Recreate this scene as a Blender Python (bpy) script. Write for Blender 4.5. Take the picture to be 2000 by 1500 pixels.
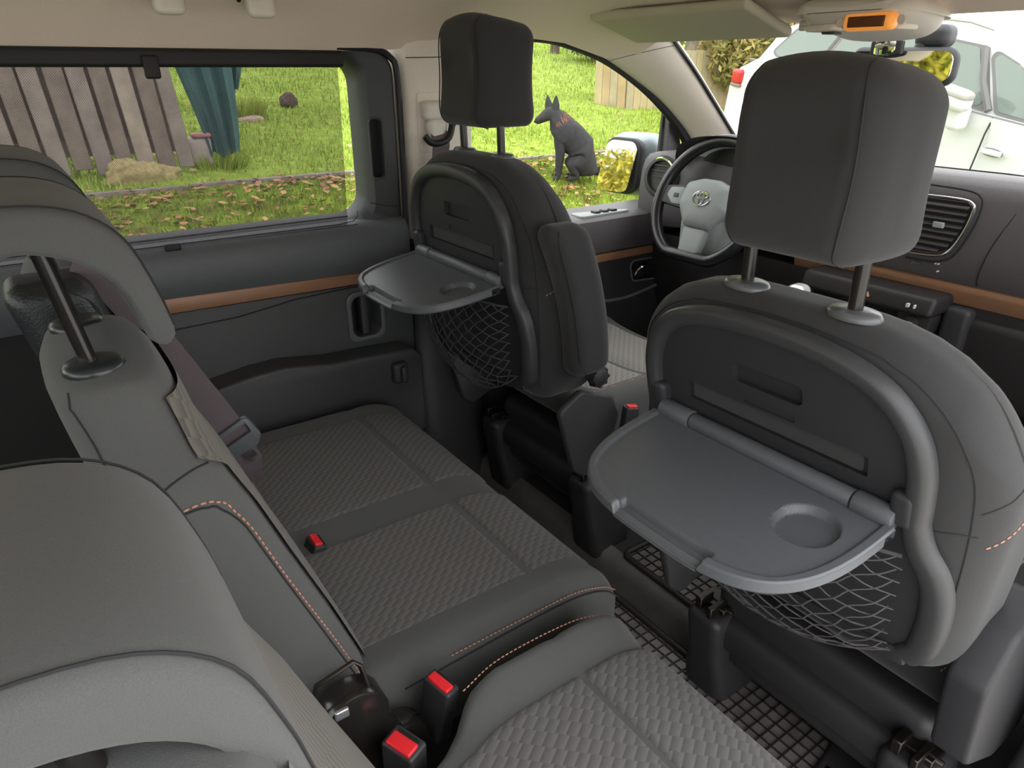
import bpy, bmesh, math, random
import numpy as np
from mathutils import Vector, Matrix
R = math.radians
sin, cos, pi = math.sin, math.cos, math.pi
for o in list(bpy.data.objects):
    bpy.data.objects.remove(o)
scene = bpy.context.scene
COL = scene.collection

# ------------------------------------------------------------------ camera, sky, exposure
CAM = Vector((0.90, 0.0, 1.22))
cam_d = bpy.data.cameras.new('camera')
cam_d.sensor_fit = 'HORIZONTAL'
cam_d.sensor_width = 36.0
cam_d.lens = 36.0 * 1360 / 2000
cam_d.clip_start = 0.02
cam_d.clip_end = 300
cam = bpy.data.objects.new('camera', cam_d)
COL.objects.link(cam)
cam.location = CAM
cam.rotation_euler = (R(90 - 24.4), 0, R(54.8))
scene.camera = cam

world = bpy.data.worlds.new('overcast_sky')
scene.world = world
world.use_nodes = True
wn = world.node_tree
for n in list(wn.nodes):
    wn.nodes.remove(n)
w_out = wn.nodes.new('ShaderNodeOutputWorld')
w_bg = wn.nodes.new('ShaderNodeBackground')
w_bg.inputs['Color'].default_value = (0.985, 0.985, 1.0, 1)
w_bg.inputs['Strength'].default_value = 1.0
wn.links.new(w_bg.outputs[0], w_out.inputs[0])

scene.view_settings.view_transform = 'Standard'
scene.view_settings.look = 'None'
scene.view_settings.gamma = 1.0
scene.view_settings.use_curve_mapping = False
scene.view_settings.exposure = 1.9
try:
    scene.cycles.max_bounces = 10
    scene.cycles.diffuse_bounces = 5
    scene.cycles.transparent_max_bounces = 16
except Exception:
    pass

random.seed(7)
rng = np.random.default_rng(7)

# ------------------------------------------------------------------ materials
def S(r, g, b):
    def f(c):
        c /= 255.0
        return c / 12.92 if c <= 0.04045 else ((c + 0.055) / 1.055) ** 2.4
    return (f(r), f(g), f(b), 1.0)

MATS = {}
def mat(name, col, rough=0.6, metal=0.0, noise=None, bump=None, spec=None, sheen=0.0, emit=None, vary=None):
    """noise=(scale, amount) mottles the colour, bump=(scale, strength) is fine relief"""
    m = bpy.data.materials.new(name)
    m.use_nodes = True
    nt = m.node_tree
    b = nt.nodes['Principled BSDF']
    b.inputs['Base Color'].default_value = col
    b.inputs['Roughness'].default_value = rough
    b.inputs['Metallic'].default_value = metal
    if spec is not None:
        b.inputs['Specular IOR Level'].default_value = spec
    if sheen:
        b.inputs['Sheen Weight'].default_value = sheen
        b.inputs['Sheen Roughness'].default_value = 0.5
    if emit:
        b.inputs['Emission Color'].default_value = emit[0]
        b.inputs['Emission Strength'].default_value = emit[1]
    if noise or bump:
        tc = nt.nodes.new('ShaderNodeTexCoord')
    if noise:
        n = nt.nodes.new('ShaderNodeTexNoise')
        n.inputs['Scale'].default_value = noise[0]
        n.inputs['Detail'].default_value = 6
        nt.links.new(tc.outputs['Object'], n.inputs['Vector'])
        mr = nt.nodes.new('ShaderNodeMapRange')
        mr.inputs[1].default_value = 0.3
        mr.inputs[2].default_value = 0.7
        nt.links.new(n.outputs['Fac'], mr.inputs[0])
        mx = nt.nodes.new('ShaderNodeMix')
        mx.data_type = 'RGBA'
        a = noise[1]
        c2 = vary if vary else tuple(min(1, c * (1 + a)) for c in col[:3]) + (1,)
        c1 = col if vary else tuple(c * (1 - a) for c in col[:3]) + (1,)
        mx.inputs[6].default_value = c1
        mx.inputs[7].default_value = c2
        nt.links.new(mr.outputs[0], mx.inputs[0])
        nt.links.new(mx.outputs[2], b.inputs['Base Color'])
    if bump:
        n2 = nt.nodes.new('ShaderNodeTexNoise')
        n2.inputs['Scale'].default_value = bump[0]
        n2.inputs['Detail'].default_value = 3
        nt.links.new(tc.outputs['Object'], n2.inputs['Vector'])
        bp = nt.nodes.new('ShaderNodeBump')
        bp.inputs['Strength'].default_value = bump[1]
        bp.inputs['Distance'].default_value = 0.002
        nt.links.new(n2.outputs['Fac'], bp.inputs['Height'])
        nt.links.new(bp.outputs[0], b.inputs['Normal'])
    MATS[name] = m
    return m

FAB_K = mat('black_fabric', S(44, 44, 45), 0.92, noise=(1100, 0.12), bump=(900, 0.25), sheen=0.12)
FAB_G = mat('grey_fabric', S(80, 81, 80), 0.92, noise=(1100, 0.10), bump=(900, 0.25), sheen=0.12)
PL_K = mat('black_plastic', S(48, 48, 50), 0.5, bump=(700, 0.15))
PL_D = mat('dark_grey_plastic', S(58, 58, 60), 0.5, noise=(60, 0.05), bump=(800, 0.2))
PL_DOOR = mat('door_plastic', S(82, 85, 88), 0.5, noise=(60, 0.04), bump=(800, 0.2))
PL_DOOR2 = mat('door_lower_plastic', S(58, 60, 61), 0.55, noise=(60, 0.05), bump=(800, 0.2))
PL_ARCH = mat('arch_frame_plastic', S(54, 55, 57), 0.42, bump=(900, 0.15))
PL_TRAY = mat('tray_plastic', S(84, 87, 91), 0.38, noise=(120, 0.04), bump=(1200, 0.12))
PL_PANEL = mat('seat_panel_plastic', S(42, 42, 45), 0.55, bump=(900, 0.15))
PL_VINYL = mat('black_vinyl', S(40, 44, 46), 0.34, bump=(350, 0.5))
PL_DASH = mat('dash_plastic', S(92, 88, 90), 0.5, noise=(300, 0.05), bump=(600, 0.25))
PL_DASH_D = mat('dash_lower_plastic', S(44, 42, 43), 0.5, bump=(600, 0.2))
BRONZE = mat('bronze_trim', S(146, 108, 82), 0.42, metal=0.1, noise=(40, 0.05))
HEADLINER = mat('beige_headliner', S(230, 214, 196), 0.95, noise=(500, 0.04), bump=(700, 0.2))
PILLAR = mat('beige_pillar_plastic', S(222, 212, 198), 0.6, noise=(300, 0.03), bump=(700, 0.12))
BEIGE_PL = mat('cream_plastic', S(212, 205, 193), 0.5)
VISOR = mat('visor_vinyl', S(190, 184, 160), 0.8, bump=(500, 0.2))
RUBBER = mat('black_rubber', S(15, 15, 16), 0.6)
SEAL = mat('door_seal_rubber', S(16, 16, 17), 0.55)
MATR = mat('rubber_mat', S(120, 114, 111), 0.32, noise=(14, 0.28), bump=(300, 0.2))
MATG = mat('rubber_mat_groove', S(46, 44, 44), 0.5)
CARPET = mat('floor_covering', S(52, 51, 52), 0.85, noise=(200, 0.2), bump=(300, 0.3))
STEPG = mat('floor_step_plastic', S(104, 102, 101), 0.5, noise=(14, 0.18), bump=(300, 0.2))
CHROME = mat('bright_chrome', S(215, 215, 218), 0.18, metal=1.0)
SATIN = mat('satin_silver', S(200, 202, 205), 0.35, metal=0.8)
STEEL = mat('dark_steel', S(58, 54, 50), 0.4, metal=0.8, noise=(60, 0.2))
POST_K = mat('black_post', S(34, 32, 30), 0.22)
COLLAR = mat('post_collar_plastic', S(86, 88, 90), 0.32)
COLLAR_K = mat('dark_collar_plastic', S(44, 48, 50), 0.3)
RED = mat('red_button', S(225, 38, 48), 0.35)
BELT = mat('belt_webbing', S(92, 82, 86), 0.75, noise=(900, 0.2), bump=(1400, 0.3))
STITCH = mat('orange_stitch', S(192, 136, 114), 0.8)
SEAM = mat('seam_thread', S(38, 38, 40), 0.9)
NETM = mat('net_cord', S(72, 70, 71), 0.8)
LEATHER = mat('wheel_leather', S(36, 35, 37), 0.26, bump=(500, 0.2))
WHEELG = mat('wheel_grey_plastic', S(158, 165, 165), 0.5)
SILVERKNOB = mat('gear_knob_silver', S(232, 230, 232), 0.25, metal=0.5)
MIRROR = mat('mirror_glass', S(235, 238, 238), 0.02, metal=1.0)
WHITE_TXT = mat('white_print', S(225, 225, 225), 0.6)
SCREEN = mat('small_display', S(70, 40, 22), 0.3, emit=(S(150, 70, 20), 0.02))
GLOWO = mat('orange_lamp', S(250, 160, 70), 0.4, emit=((1.0, 0.38, 0.07, 1), 0.10))

def glass_mat(name, tint, gloss):
    m = bpy.data.materials.new(name)
    m.use_nodes = True
    nt = m.node_tree
    nt.nodes.clear()
    out = nt.nodes.new('ShaderNodeOutputMaterial')
    tr = nt.nodes.new('ShaderNodeBsdfTransparent')
    tr.inputs[0].default_value = tint
    gl = nt.nodes.new('ShaderNodeBsdfGlossy')
    gl.inputs['Roughness'].default_value = 0.02
    fr = nt.nodes.new('ShaderNodeFresnel')
    ge = nt.nodes.new('ShaderNodeNewGeometry')      # the same reflectance from either side of a thin pane
    mr = nt.nodes.new('ShaderNodeMapRange')
    mr.inputs[3].default_value = gloss; mr.inputs[4].default_value = 1.0 / gloss
    nt.links.new(ge.outputs['Backfacing'], mr.inputs[0])
    nt.links.new(mr.outputs[0], fr.inputs[0])
    mx = nt.nodes.new('ShaderNodeMixShader')
    nt.links.new(fr.outputs[0], mx.inputs[0])
    nt.links.new(tr.outputs[0], mx.inputs[1])
    nt.links.new(gl.outputs[0], mx.inputs[2])
    nt.links.new(mx.outputs[0], out.inputs[0])
    return m
GLASS = glass_mat('clear_glass', (0.96, 0.98, 0.96, 1), 1.25)
GLASS_CAR = mat('car_glass', S(112, 124, 116), 0.08, spec=0.6)

def shade_mat():
    m = bpy.data.materials.new('mesh_shade_fabric')
    m.use_nodes = True
    nt = m.node_tree
    nt.nodes.clear()
    out = nt.nodes.new('ShaderNodeOutputMaterial')
    tr = nt.nodes.new('ShaderNodeBsdfTransparent')
    df = nt.nodes.new('ShaderNodeBsdfDiffuse')
    df.inputs[0].default_value = S(74, 69, 76)
    tc = nt.nodes.new('ShaderNodeTexCoord')
    sep = nt.nodes.new('ShaderNodeSeparateXYZ')
    nt.links.new(tc.outputs['Object'], sep.inputs[0])
    def wave(sock, k):
        a = nt.nodes.new('ShaderNodeMath'); a.operation = 'MULTIPLY'; a.inputs[1].default_value = k
        nt.links.new(sock, a.inputs[0])
        b = nt.nodes.new('ShaderNodeMath'); b.operation = 'SINE'
        nt.links.new(a.outputs[0], b.inputs[0])
        return b.outputs[0]
    p = nt.nodes.new('ShaderNodeMath'); p.operation = 'MULTIPLY'
    nt.links.new(wave(sep.outputs[1], 2 * pi / 0.0042), p.inputs[0])
    nt.links.new(wave(sep.outputs[2], 2 * pi / 0.0042), p.inputs[1])
    mr = nt.nodes.new('ShaderNodeMapRange')
    mr.inputs[1].default_value = -0.6; mr.inputs[2].default_value = 0.6
    mr.inputs[3].default_value = 0.46; mr.inputs[4].default_value = 0.78
    nt.links.new(p.outputs[0], mr.inputs[0])
    mx = nt.nodes.new('ShaderNodeMixShader')
    nt.links.new(mr.outputs[0], mx.inputs[0])
    nt.links.new(tr.outputs[0], mx.inputs[1])
    nt.links.new(df.outputs[0], mx.inputs[2])
    nt.links.new(mx.outputs[0], out.inputs[0])
    return m
SHADE = shade_mat()

def pattern_mat(name, cA, cB, ux, uy, ox=0.0205, oy=0.031, shift=0.38):
    """woven upholstery: rows of short stepped ribs; ux, uy name the two object axes (0,1,2) of the pattern"""
    m = bpy.data.materials.new(name)
    m.use_nodes = True
    nt = m.node_tree
    b = nt.nodes['Principled BSDF']
    b.inputs['Roughness'].default_value = 0.9
    b.inputs['Sheen Weight'].default_value = 0.1
    tc = nt.nodes.new('ShaderNodeTexCoord')
    sep = nt.nodes.new('ShaderNodeSeparateXYZ')
    nt.links.new(tc.outputs['Object'], sep.inputs[0])
    def M(op, a, b_=None, c_=None):
        n = nt.nodes.new('ShaderNodeMath'); n.operation = op
        for i, v in enumerate((a, b_, c_)):
            if v is None: continue
            if isinstance(v, (int, float)): n.inputs[i].default_value = v
            else: nt.links.new(v, n.inputs[i])
        return n.outputs[0]
    U = sep.outputs[ux]; V = sep.outputs[uy]
    along = M('FRACT', M('DIVIDE', M('SUBTRACT', U, V), oy))
    t = M('FRACT', M('ADD', M('DIVIDE', M('ADD', U, V), ox), M('MULTIPLY', along, shift)))
    # rib swells to a ridge painted light, then a foot shadow painted dark
    rise = M('MINIMUM', M('MULTIPLY', t, 1.25), 1.0)
    fall = M('MINIMUM', M('MULTIPLY', M('SUBTRACT', 1.0, t), 9.0), 1.0)
    rib = M('MULTIPLY', rise, fall)
    fine = M('MULTIPLY', M('SINE', M('MULTIPLY', U, 2 * pi / 0.0026)), M('SINE', M('MULTIPLY', V, 2 * pi / 0.0026)))
    k = M('ADD', M('MULTIPLY', rib, 0.72), M('ADD', M('MULTIPLY', fine, 0.16), 0.14))
    kk = M('MAXIMUM', M('MINIMUM', k, 1.0), 0.0)
    mx = nt.nodes.new('ShaderNodeMix'); mx.data_type = 'RGBA'
    mx.inputs[6].default_value = cA
    mx.inputs[7].default_value = cB
    nt.links.new(kk, mx.inputs[0])
    nt.links.new(mx.outputs[2], b.inputs['Base Color'])
    bp = nt.nodes.new('ShaderNodeBump')
    bp.inputs['Strength'].default_value = 0.22
    bp.inputs['Distance'].default_value = 0.002
    h = M('ADD', M('MULTIPLY', rib, 0.9), M('MULTIPLY', fine, 0.2))
    nt.links.new(h, bp.inputs['Height'])
    nt.links.new(bp.outputs[0], b.inputs['Normal'])
    return m
PAT_XY = pattern_mat('ribbed_seat_fabric', S(72, 71, 70), S(107, 105, 102), 0, 1)
PAT_XZ = pattern_mat('ribbed_backrest_fabric', S(70, 68, 64), S(112, 107, 99), 0, 2)
PAT_F = pattern_mat('ribbed_front_seat_fabric', S(112, 110, 107), S(150, 147, 141), 0, 1)

# ------------------------------------------------------------------ mesh helpers
ORG = {}
def tag(o, label=None, cat=None, group=None, kind=None):
    if label: o['label'] = label
    if cat: o['category'] = cat
    if group: o['group'] = group
    if kind: o['kind'] = kind
    return o

def thing(name, label, cat, loc=(0, 0, 0), group=None, kind=None):
    o = bpy.data.objects.new(name, None)
    o.empty_display_size = 0.05
    COL.objects.link(o)
    o.location = loc
    ORG[o.name] = Vector(loc)
    if kind == 'structure':
        o['kind'] = kind
        if label: o['label'] = label
    else:
        tag(o, label, cat, group, kind)
    return o

def V3(p): return Vector(p)

class MB:
    def __init__(s):
        s.v = []; s.f = []
    def add(s, vs, fs):
        k = len(s.v)
        s.v += [tuple(p) for p in vs]
        s.f += [tuple(i + k for i in f) for f in fs]
        return s
    def loft(s, rings, cap0=True, cap1=True, closed=True):
        n = len(rings[0]); vs = []; fs = []
        for r in rings: vs += [tuple(p) for p in r]
        for i in range(len(rings) - 1):
            for j in range(n if closed else n - 1):
                a = i * n + j; b = i * n + (j + 1) % n
                fs.append((a, b, b + n, a + n))
        if closed and cap0: fs.append(tuple(reversed(range(n))))
        if closed and cap1: fs.append(tuple(range((len(rings) - 1) * n, len(rings) * n)))
        return s.add(vs, fs)
    def tube(s, path, r, n=8, closed=False, cap=True, sx=1.0):
        P = [Vector(p) for p in path]; m = len(P)
        rs = r if isinstance(r, (list, tuple)) else [r] * m
        T = []
        for i in range(m):
            if closed: t = P[(i + 1) % m] - P[i - 1]
            else: t = P[min(i + 1, m - 1)] - P[max(i - 1, 0)]
            T.append(t.normalized())
        up = Vector((0, 0, 1)) if abs(T[0].z) < 0.9 else Vector((1, 0, 0))
        N = (up - up.dot(T[0]) * T[0]).normalized()
        rings = []
        for i in range(m):
            N = (N - N.dot(T[i]) * T[i])
            N = N.normalized() if N.length > 1e-6 else T[i].orthogonal().normalized()
            B = T[i].cross(N)
            rings.append([P[i] + rs[i] * (cos(2 * pi * k / n) * N * sx + sin(2 * pi * k / n) * B) for k in range(n)])
        if closed:
            rings.append(rings[0])
            return s.loft(rings, False, False)
        return s.loft(rings, cap, cap)
    def ribbon(s, path, side, w, t):
        """flat band; side = width direction (one vector or one per point)"""
        P = [Vector(p) for p in path]; m = len(P); rings = []
        for i in range(m):
            d = (P[min(i + 1, m - 1)] - P[max(i - 1, 0)]).normalized()
            sd = Vector(side[i] if isinstance(side[0], (list, tuple, Vector)) else side)
            sd = (sd - sd.dot(d) * d).normalized()
            nn = d.cross(sd)
            rings.append([P[i] + sd * w / 2 + nn * t / 2, P[i] - sd * w / 2 + nn * t / 2, P[i] - sd * w / 2 - nn * t / 2, P[i] + sd * w / 2 - nn * t / 2])
        return s.loft(rings)
    def cyl(s, a, b, r, r2=None, n=20):
        r2 = r if r2 is None else r2
        a = Vector(a); b = Vector(b); d = (b - a).normalized(); N = d.orthogonal().normalized(); B = d.cross(N)
        return s.loft([[p + q * (cos(2 * pi * k / n) * N + sin(2 * pi * k / n) * B) for k in range(n)] for p, q in ((a, r), (b, r2))])
    def lathe(s, prof, c, axis=(0, 0, 1), n=28):
        """prof = [(radius, height)...] from one end to the other along axis"""
        d = Vector(axis).normalized(); N = d.orthogonal().normalized(); B = d.cross(N); c = Vector(c)
        return s.loft([[c + d * h + max(r, 1e-4) * (cos(2 * pi * k / n) * N + sin(2 * pi * k / n) * B) for k in range(n)] for r, h in prof])
    def box(s, a, b):
        x0, y0, z0 = a; x1, y1, z1 = b
        return s.add([(x0, y0, z0), (x1, y0, z0), (x1, y1, z0), (x0, y1, z0), (x0, y0, z1), (x1, y0, z1), (x1, y1, z1), (x0, y1, z1)],
                     [(3, 2, 1, 0), (4, 5, 6, 7), (0, 1, 5, 4), (1, 2, 6, 5), (2, 3, 7, 6), (3, 0, 4, 7)])
    def prism(s, poly, axis, a, b):
        """extrude a 2-D polygon; axis 0: poly=(y,z), 1: poly=(x,z), 2: poly=(x,y)"""
        def p3(p, h):
            return (h, p[0], p[1]) if axis == 0 else (p[0], h, p[1]) if axis == 1 else (p[0], p[1], h)
        return s.loft([[p3(p, a) for p in poly], [p3(p, b) for p in poly]])
    def grid(s, pts, thick=None):
        """pts[i][j] 3-D points as an open sheet"""
        n = len(pts); m = len(pts[0]); vs = [tuple(p) for row in pts for p in row]; fs = []
        for i in range(n - 1):
            for j in range(m - 1):
                fs.append((i * m + j, i * m + j + 1, (i + 1) * m + j + 1, (i + 1) * m + j))
        return s.add(vs, fs)
    def rbox(s, c, size, r, n=(6, 6, 6), k=4, f=None):
        """rounded box with its faces subdivided, then bent by f(x,y,z) in coordinates about its centre"""
        H = [d / 2 for d in size]
        rr = [min(r if not isinstance(r, (tuple, list)) else r[i], H[i] * 0.999) for i in range(3)]
        def ax(i):
            h, q = H[i], rr[i]
            cs = [h - q + q * math.tan(pi / 4 * j / k) for j in range(k + 1)]
            mid = [-(h - q) + 2 * (h - q) * j / n[i] for j in range(1, n[i])]
            return sorted(set(round(v, 9) for v in [-v for v in cs] + mid + cs))
        A = [ax(0), ax(1), ax(2)]
        idx = {}; vs = []; fs = []
        def vid(p):
            key = tuple(round(v, 8) for v in p)
            if key not in idx:
                q = [max(-(H[i] - rr[i]), min(H[i] - rr[i], p[i])) for i in range(3)]
                d = Vector([(p[i] - q[i]) / rr[i] for i in range(3)])
                if d.length > 1e-9: d.normalize()
                w = [q[i] + d[i] * rr[i] for i in range(3)]
                if f: w = f(*w)
                idx[key] = len(vs)
                vs.append((w[0] + c[0], w[1] + c[1], w[2] + c[2]))
            return idx[key]
        for a in range(3):
            b_, c_ = (a + 1) % 3, (a + 2) % 3
            for sg in (-1, 1):
                for i in range(len(A[b_]) - 1):
                    for j in range(len(A[c_]) - 1):
                        q = []
                        for (di, dj) in ((0, 0), (1, 0), (1, 1), (0, 1)):
                            p = [0, 0, 0]; p[a] = sg * H[a]; p[b_] = A[b_][i + di]; p[c_] = A[c_][j + dj]
                            q.append(vid(p))
                        fs.append(tuple(q if sg > 0 else q[::-1]))
        return s.add(vs, fs)
    def dashes(s, path, ln, gap, r, n=5):
        P = [Vector(p) for p in path]
        L = [0]
        for i in range(1, len(P)): L.append(L[-1] + (P[i] - P[i - 1]).length)
        def at(t):
            for i in range(1, len(P)):
                if t <= L[i]:
                    q = (t - L[i - 1]) / max(1e-9, L[i] - L[i - 1])
                    return P[i - 1].lerp(P[i], q)
            return P[-1]
        t = 0
        while t + ln < L[-1]:
            s.tube([at(t), at(t + ln / 2), at(t + ln)], [r * .6, r, r * .6], n)
            t += ln + gap
        return s
    def build(s, name, m, parent=None, bevel=None, smooth=40, world=True, sub=0):
        off = ORG[parent.name] if (parent is not None and world and parent.name in ORG) else Vector((0, 0, 0))
        me = bpy.data.meshes.new(name)
        me.from_pydata([(p[0] - off.x, p[1] - off.y, p[2] - off.z) for p in s.v], [], s.f)
        bm = bmesh.new(); bm.from_mesh(me)
        bmesh.ops.recalc_face_normals(bm, faces=bm.faces)
        if bevel:
            es = [e for e in bm.edges if len(e.link_faces) == 2 and e.calc_face_angle(0) > R(bevel[2] if len(bevel) > 2 else 28)]
            bmesh.ops.bevel(bm, geom=es, offset=bevel[0], segments=bevel[1], profile=0.5, affect='EDGES', clamp_overlap=True)
        bm.to_mesh(me); bm.free()
        return finish(me, name, m, parent, smooth)

def finish(me, name, m, parent, smooth=40):
    if smooth:
        for p in me.polygons: p.use_smooth = True
        me.set_sharp_from_angle(angle=R(smooth))
    me.materials.append(m)
    o = bpy.data.objects.new(name, me)
    COL.objects.link(o)
    if parent is not None:
        o.parent = parent
        if parent.name in ORG: ORG[o.name] = ORG[parent.name]
    return o

def evaluated(o):
    dg = bpy.context.evaluated_depsgraph_get()
    dg.update()
    return bpy.data.meshes.new_from_object(o.evaluated_get(dg))

def cut(o, cutter, smooth=40):
    """carve the shape collected in cutter (same coordinates as o was built in) out of o"""
    off = ORG[o.name] if o.name in ORG else Vector((0, 0, 0))
    me = bpy.data.meshes.new('cutter')
    me.from_pydata([(p[0] - off.x, p[1] - off.y, p[2] - off.z) for p in cutter.v], [], cutter.f)
    bm = bmesh.new(); bm.from_mesh(me); bmesh.ops.recalc_face_normals(bm, faces=bm.faces); bm.to_mesh(me); bm.free()
    c = bpy.data.objects.new('cutter', me); COL.objects.link(c)
    c.parent = o.parent
    md = o.modifiers.new('b', 'BOOLEAN'); md.object = c; md.operation = 'DIFFERENCE'; md.solver = 'EXACT'
    me2 = evaluated(o)
    o.modifiers.remove(md)
    old = o.data; o.data = me2
    bpy.data.objects.remove(c)
    for p in me2.polygons: p.use_smooth = True
    me2.set_sharp_from_angle(angle=R(smooth))

def roundpoly(pts, r, seg=6):
    """2-D polygon with rounded corners; r one radius or one per corner"""
    out = []; n = len(pts)
    for i in range(n):
        rr = r[i] if isinstance(r, (list, tuple)) else r
        p = Vector(pts[i]); a = Vector(pts[i - 1]) - p; b = Vector(pts[(i + 1) % n]) - p
        la, lb = a.length, b.length
        a.normalize(); b.normalize()
        ang = a.angle(b)
        if rr <= 1e-6 or ang > pi - 0.02:
            out.append((p.x, p.y)); continue
        d = min(rr / math.tan(ang / 2), la * 0.49, lb * 0.49)
        q = d * math.tan(ang / 2)
        cdir = (a + b).normalized(); cc = p + cdir * (q / sin(ang / 2))
        s0 = p + a * d - cc; s1 = p + b * d - cc
        a0 = math.atan2(s0.y, s0.x); a1 = math.atan2(s1.y, s1.x)
        da = (a1 - a0 + pi) % (2 * pi) - pi
        for k in range(seg + 1):
            t = a0 + da * k / seg
            out.append((cc.x + q * cos(t), cc.y + q * sin(t)))
    return out

def smoothpath(pts, n=8, closed=False):
    """Catmull-Rom through 3-D points"""
    P = [Vector(p) for p in pts]; m = len(P); out = []
    for i in range(m if closed else m - 1):
        p0 = P[i - 1] if (i > 0 or closed) else P[0] * 2 - P[1]
        p1 = P[i]; p2 = P[(i + 1) % m]
        p3 = P[(i + 2) % m] if (i + 2 < m or closed) else P[-1] * 2 - P[-2]
        for k in range(n):
            t = k / n
            out.append(0.5 * ((2 * p1) + (p2 - p0) * t + (2 * p0 - 5 * p1 + 4 * p2 - p3) * t * t + (3 * p1 - p0 - 3 * p2 + p3) * t ** 3))
    if not closed: out.append(P[-1])
    return out

def snap(path, o, d=0.0006, org=None):
    """lay a path on the nearest surface of o; org = world origin to subtract and add back"""
    from mathutils.bvhtree import BVHTree
    me = o.data
    t = BVHTree.FromPolygons([v.co.copy() for v in me.vertices], [tuple(p.vertices) for p in me.polygons])
    off = Vector(org) if org is not None else Vector((0, 0, 0))
    out = []
    for p in path:
        loc, nrm, i, dist = t.find_nearest(Vector(p) - off)
        out.append(loc + nrm * d + off)
    return out

def interp(x, xs, ys):
    return float(np.interp(x, xs, ys))

def text_part(body, size, loc, rot, m, parent, name='lettering', depth=0.0004):
    cu = bpy.data.curves.new(name, 'FONT')
    cu.body = body; cu.size = size; cu.extrude = depth; cu.align_x = 'CENTER'; cu.align_y = 'CENTER'
    t = bpy.data.objects.new(name, cu); COL.objects.link(t)
    me = evaluated(t)
    bpy.data.objects.remove(t)
    mw = Matrix.Translation(Vector(loc) - ORG.get(parent.name, Vector((0, 0, 0)))) @ rot.to_4x4()
    me.transform(mw)
    return finish(me, name, m, parent, 0)

# ================================================================== THE SETTING: van shell
fl = thing('floor', 'dark floor covering of the van cabin', None, (0, 0, 0), kind='structure')
mb = MB(); mb.box((-0.86, -1.3, -0.10), (0.92, 1.05, -0.02)); mb.build('rear_floor', CARPET, fl, bevel=(0.01, 2))
mb = MB(); mb.box((-0.86, 1.06, -0.10), (0.215, 2.2, 0.055)); mb.box((0.215, 1.19, -0.10), (0.92, 2.2, 0.055)); mb.box((0.215, 1.0, -0.10), (0.92, 1.20, -0.02)); mb.build('front_floor', CARPET, fl)
mb = MB()
mb.loft([[(x, 1.030, -0.02), (x, 1.048, 0.035), (x, 1.060, 0.056), (x, 1.09, 0.062), (x, 1.09, -0.05), (x, 1.03, -0.05)] for x in (-0.80, -0.2, 0.1, 0.215)])
mb.build('step_edge', STEPG, fl, smooth=50)
mb = MB(); mb.box((0.80, -1.0, -0.10), (0.97, 1.0, -0.015)); mb.build('door_sill', STEPG, fl, bevel=(0.015, 3))

# headliner -----------------------------------------------------------------
def edge_z(y):
    return interp(y, [-1.3, 0.80, 0.95, 1.10, 1.27, 1.38, 1.53, 1.69], [1.257, 1.257, 1.272, 1.296, 1.293, 1.284, 1.248, 1.20])
def mid_z(y):
    return interp(y, [-1.3, 0.6, 0.9, 1.0, 1.25, 1.5, 1.7], [1.405, 1.405, 1.40, 1.395, 1.375, 1.335, 1.30])
pts = []
ys = list(np.linspace(-1.3, 0.80, 22)) + list(np.linspace(0.83, 1.62, 34))
for y in ys:
    row = []
    for i in range(61):
        u = -1 + 2 * i / 60
        a = abs(u)
        x = 0.80 * u
        ez, mz = edge_z(y), mid_z(y)
        t = max(0.0, (a - 0.58) / 0.42)
        z = mz + (ez - mz) * (t * t * (0.9 + 0.1 * t))
        # moulded roof bow over the B pillars, a broad pad behind it
        bow = math.exp(-((y - 0.97) / 0.055) ** 2) * min(1, max(0, (a - 0.30) / 0.2)) * (1 - t ** 3)
        pad = (1 / (1 + math.exp(-(y - 0.30) * 30))) * (1 / (1 + math.exp((y - 0.80) * 45)))
        z += -0.016 * bow + 0.012 * pad * max(0, 1 - abs(a - 0.72) / 0.22)
        yy = y + (0.07 * (1 - a ** 2.2) * -1 if y > 1.5 else 0) * min(1, (y - 1.5) / 0.12 if y > 1.5 else 0)
        row.append((x, yy, z))
    pts.append(row)
mb = MB(); mb.grid(pts)
ceil = mb.build('ceiling', HEADLINER, None, smooth=60)
tag(ceil, 'beige fabric headliner of the van', kind='structure')
# outer roof skin so the cabin is closed above
mb = MB(); mb.grid([[(0.86 * (-1 + 2 * i / 24), y, mid_z(y) + 0.07 - 0.12 * abs(-1 + 2 * i / 24) ** 4) for i in range(25)] for y in np.linspace(-1.3, 1.6, 16)])
o = mb.build('roof_skin', PL_K, ceil, smooth=60)

# left sliding door -----------------------------------------------------------
d1 = thing('door_1', 'dark grey left sliding door panel with bronze strip', None, (-0.80, 0.2, 0.25), kind='structure')
def rr(y0, y1, z0, z1, r, seg=8):
    return roundpoly([(y0, z0), (y1, z0), (y1, z1), (y0, z1)], r, seg)
outer = rr(-0.62, 0.842, 0.846, 1.263, [0.001, 0.001, 0.055, 0.001])
inner = rr(-0.55, 0.748, 0.876, 1.240, [0.055, 0.055, 0.055, 0.055])
def loop(poly, x): return [(x, p[0], p[1]) for p in poly]
def inset(poly, d):
    cy = sum(p[0] for p in poly) / len(poly); cz = sum(p[1] for p in poly) / len(poly)
    return [(p[0] + (d if p[0] < cy else -d), p[1] + (d if p[1] < cz else -d)) for p in poly]
mb = MB()
mb.loft([loop(outer, -0.88), loop(outer, -0.806), loop(inset(outer, 0.006), -0.80), loop(inset(inner, -0.022), -0.802), loop(inset(inner, -0.006), -0.822), loop(inner, -0.872), loop(inset(inner, -0.012), -0.88)], False, False)
wf = mb.build('window_frame', PL_DOOR2, d1, smooth=50)
mb = MB(); mb.prism(rr(0.768, 0.800, 0.965, 1.105, 0.012), 0, -0.83, -0.78); cut(wf, mb)
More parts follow.
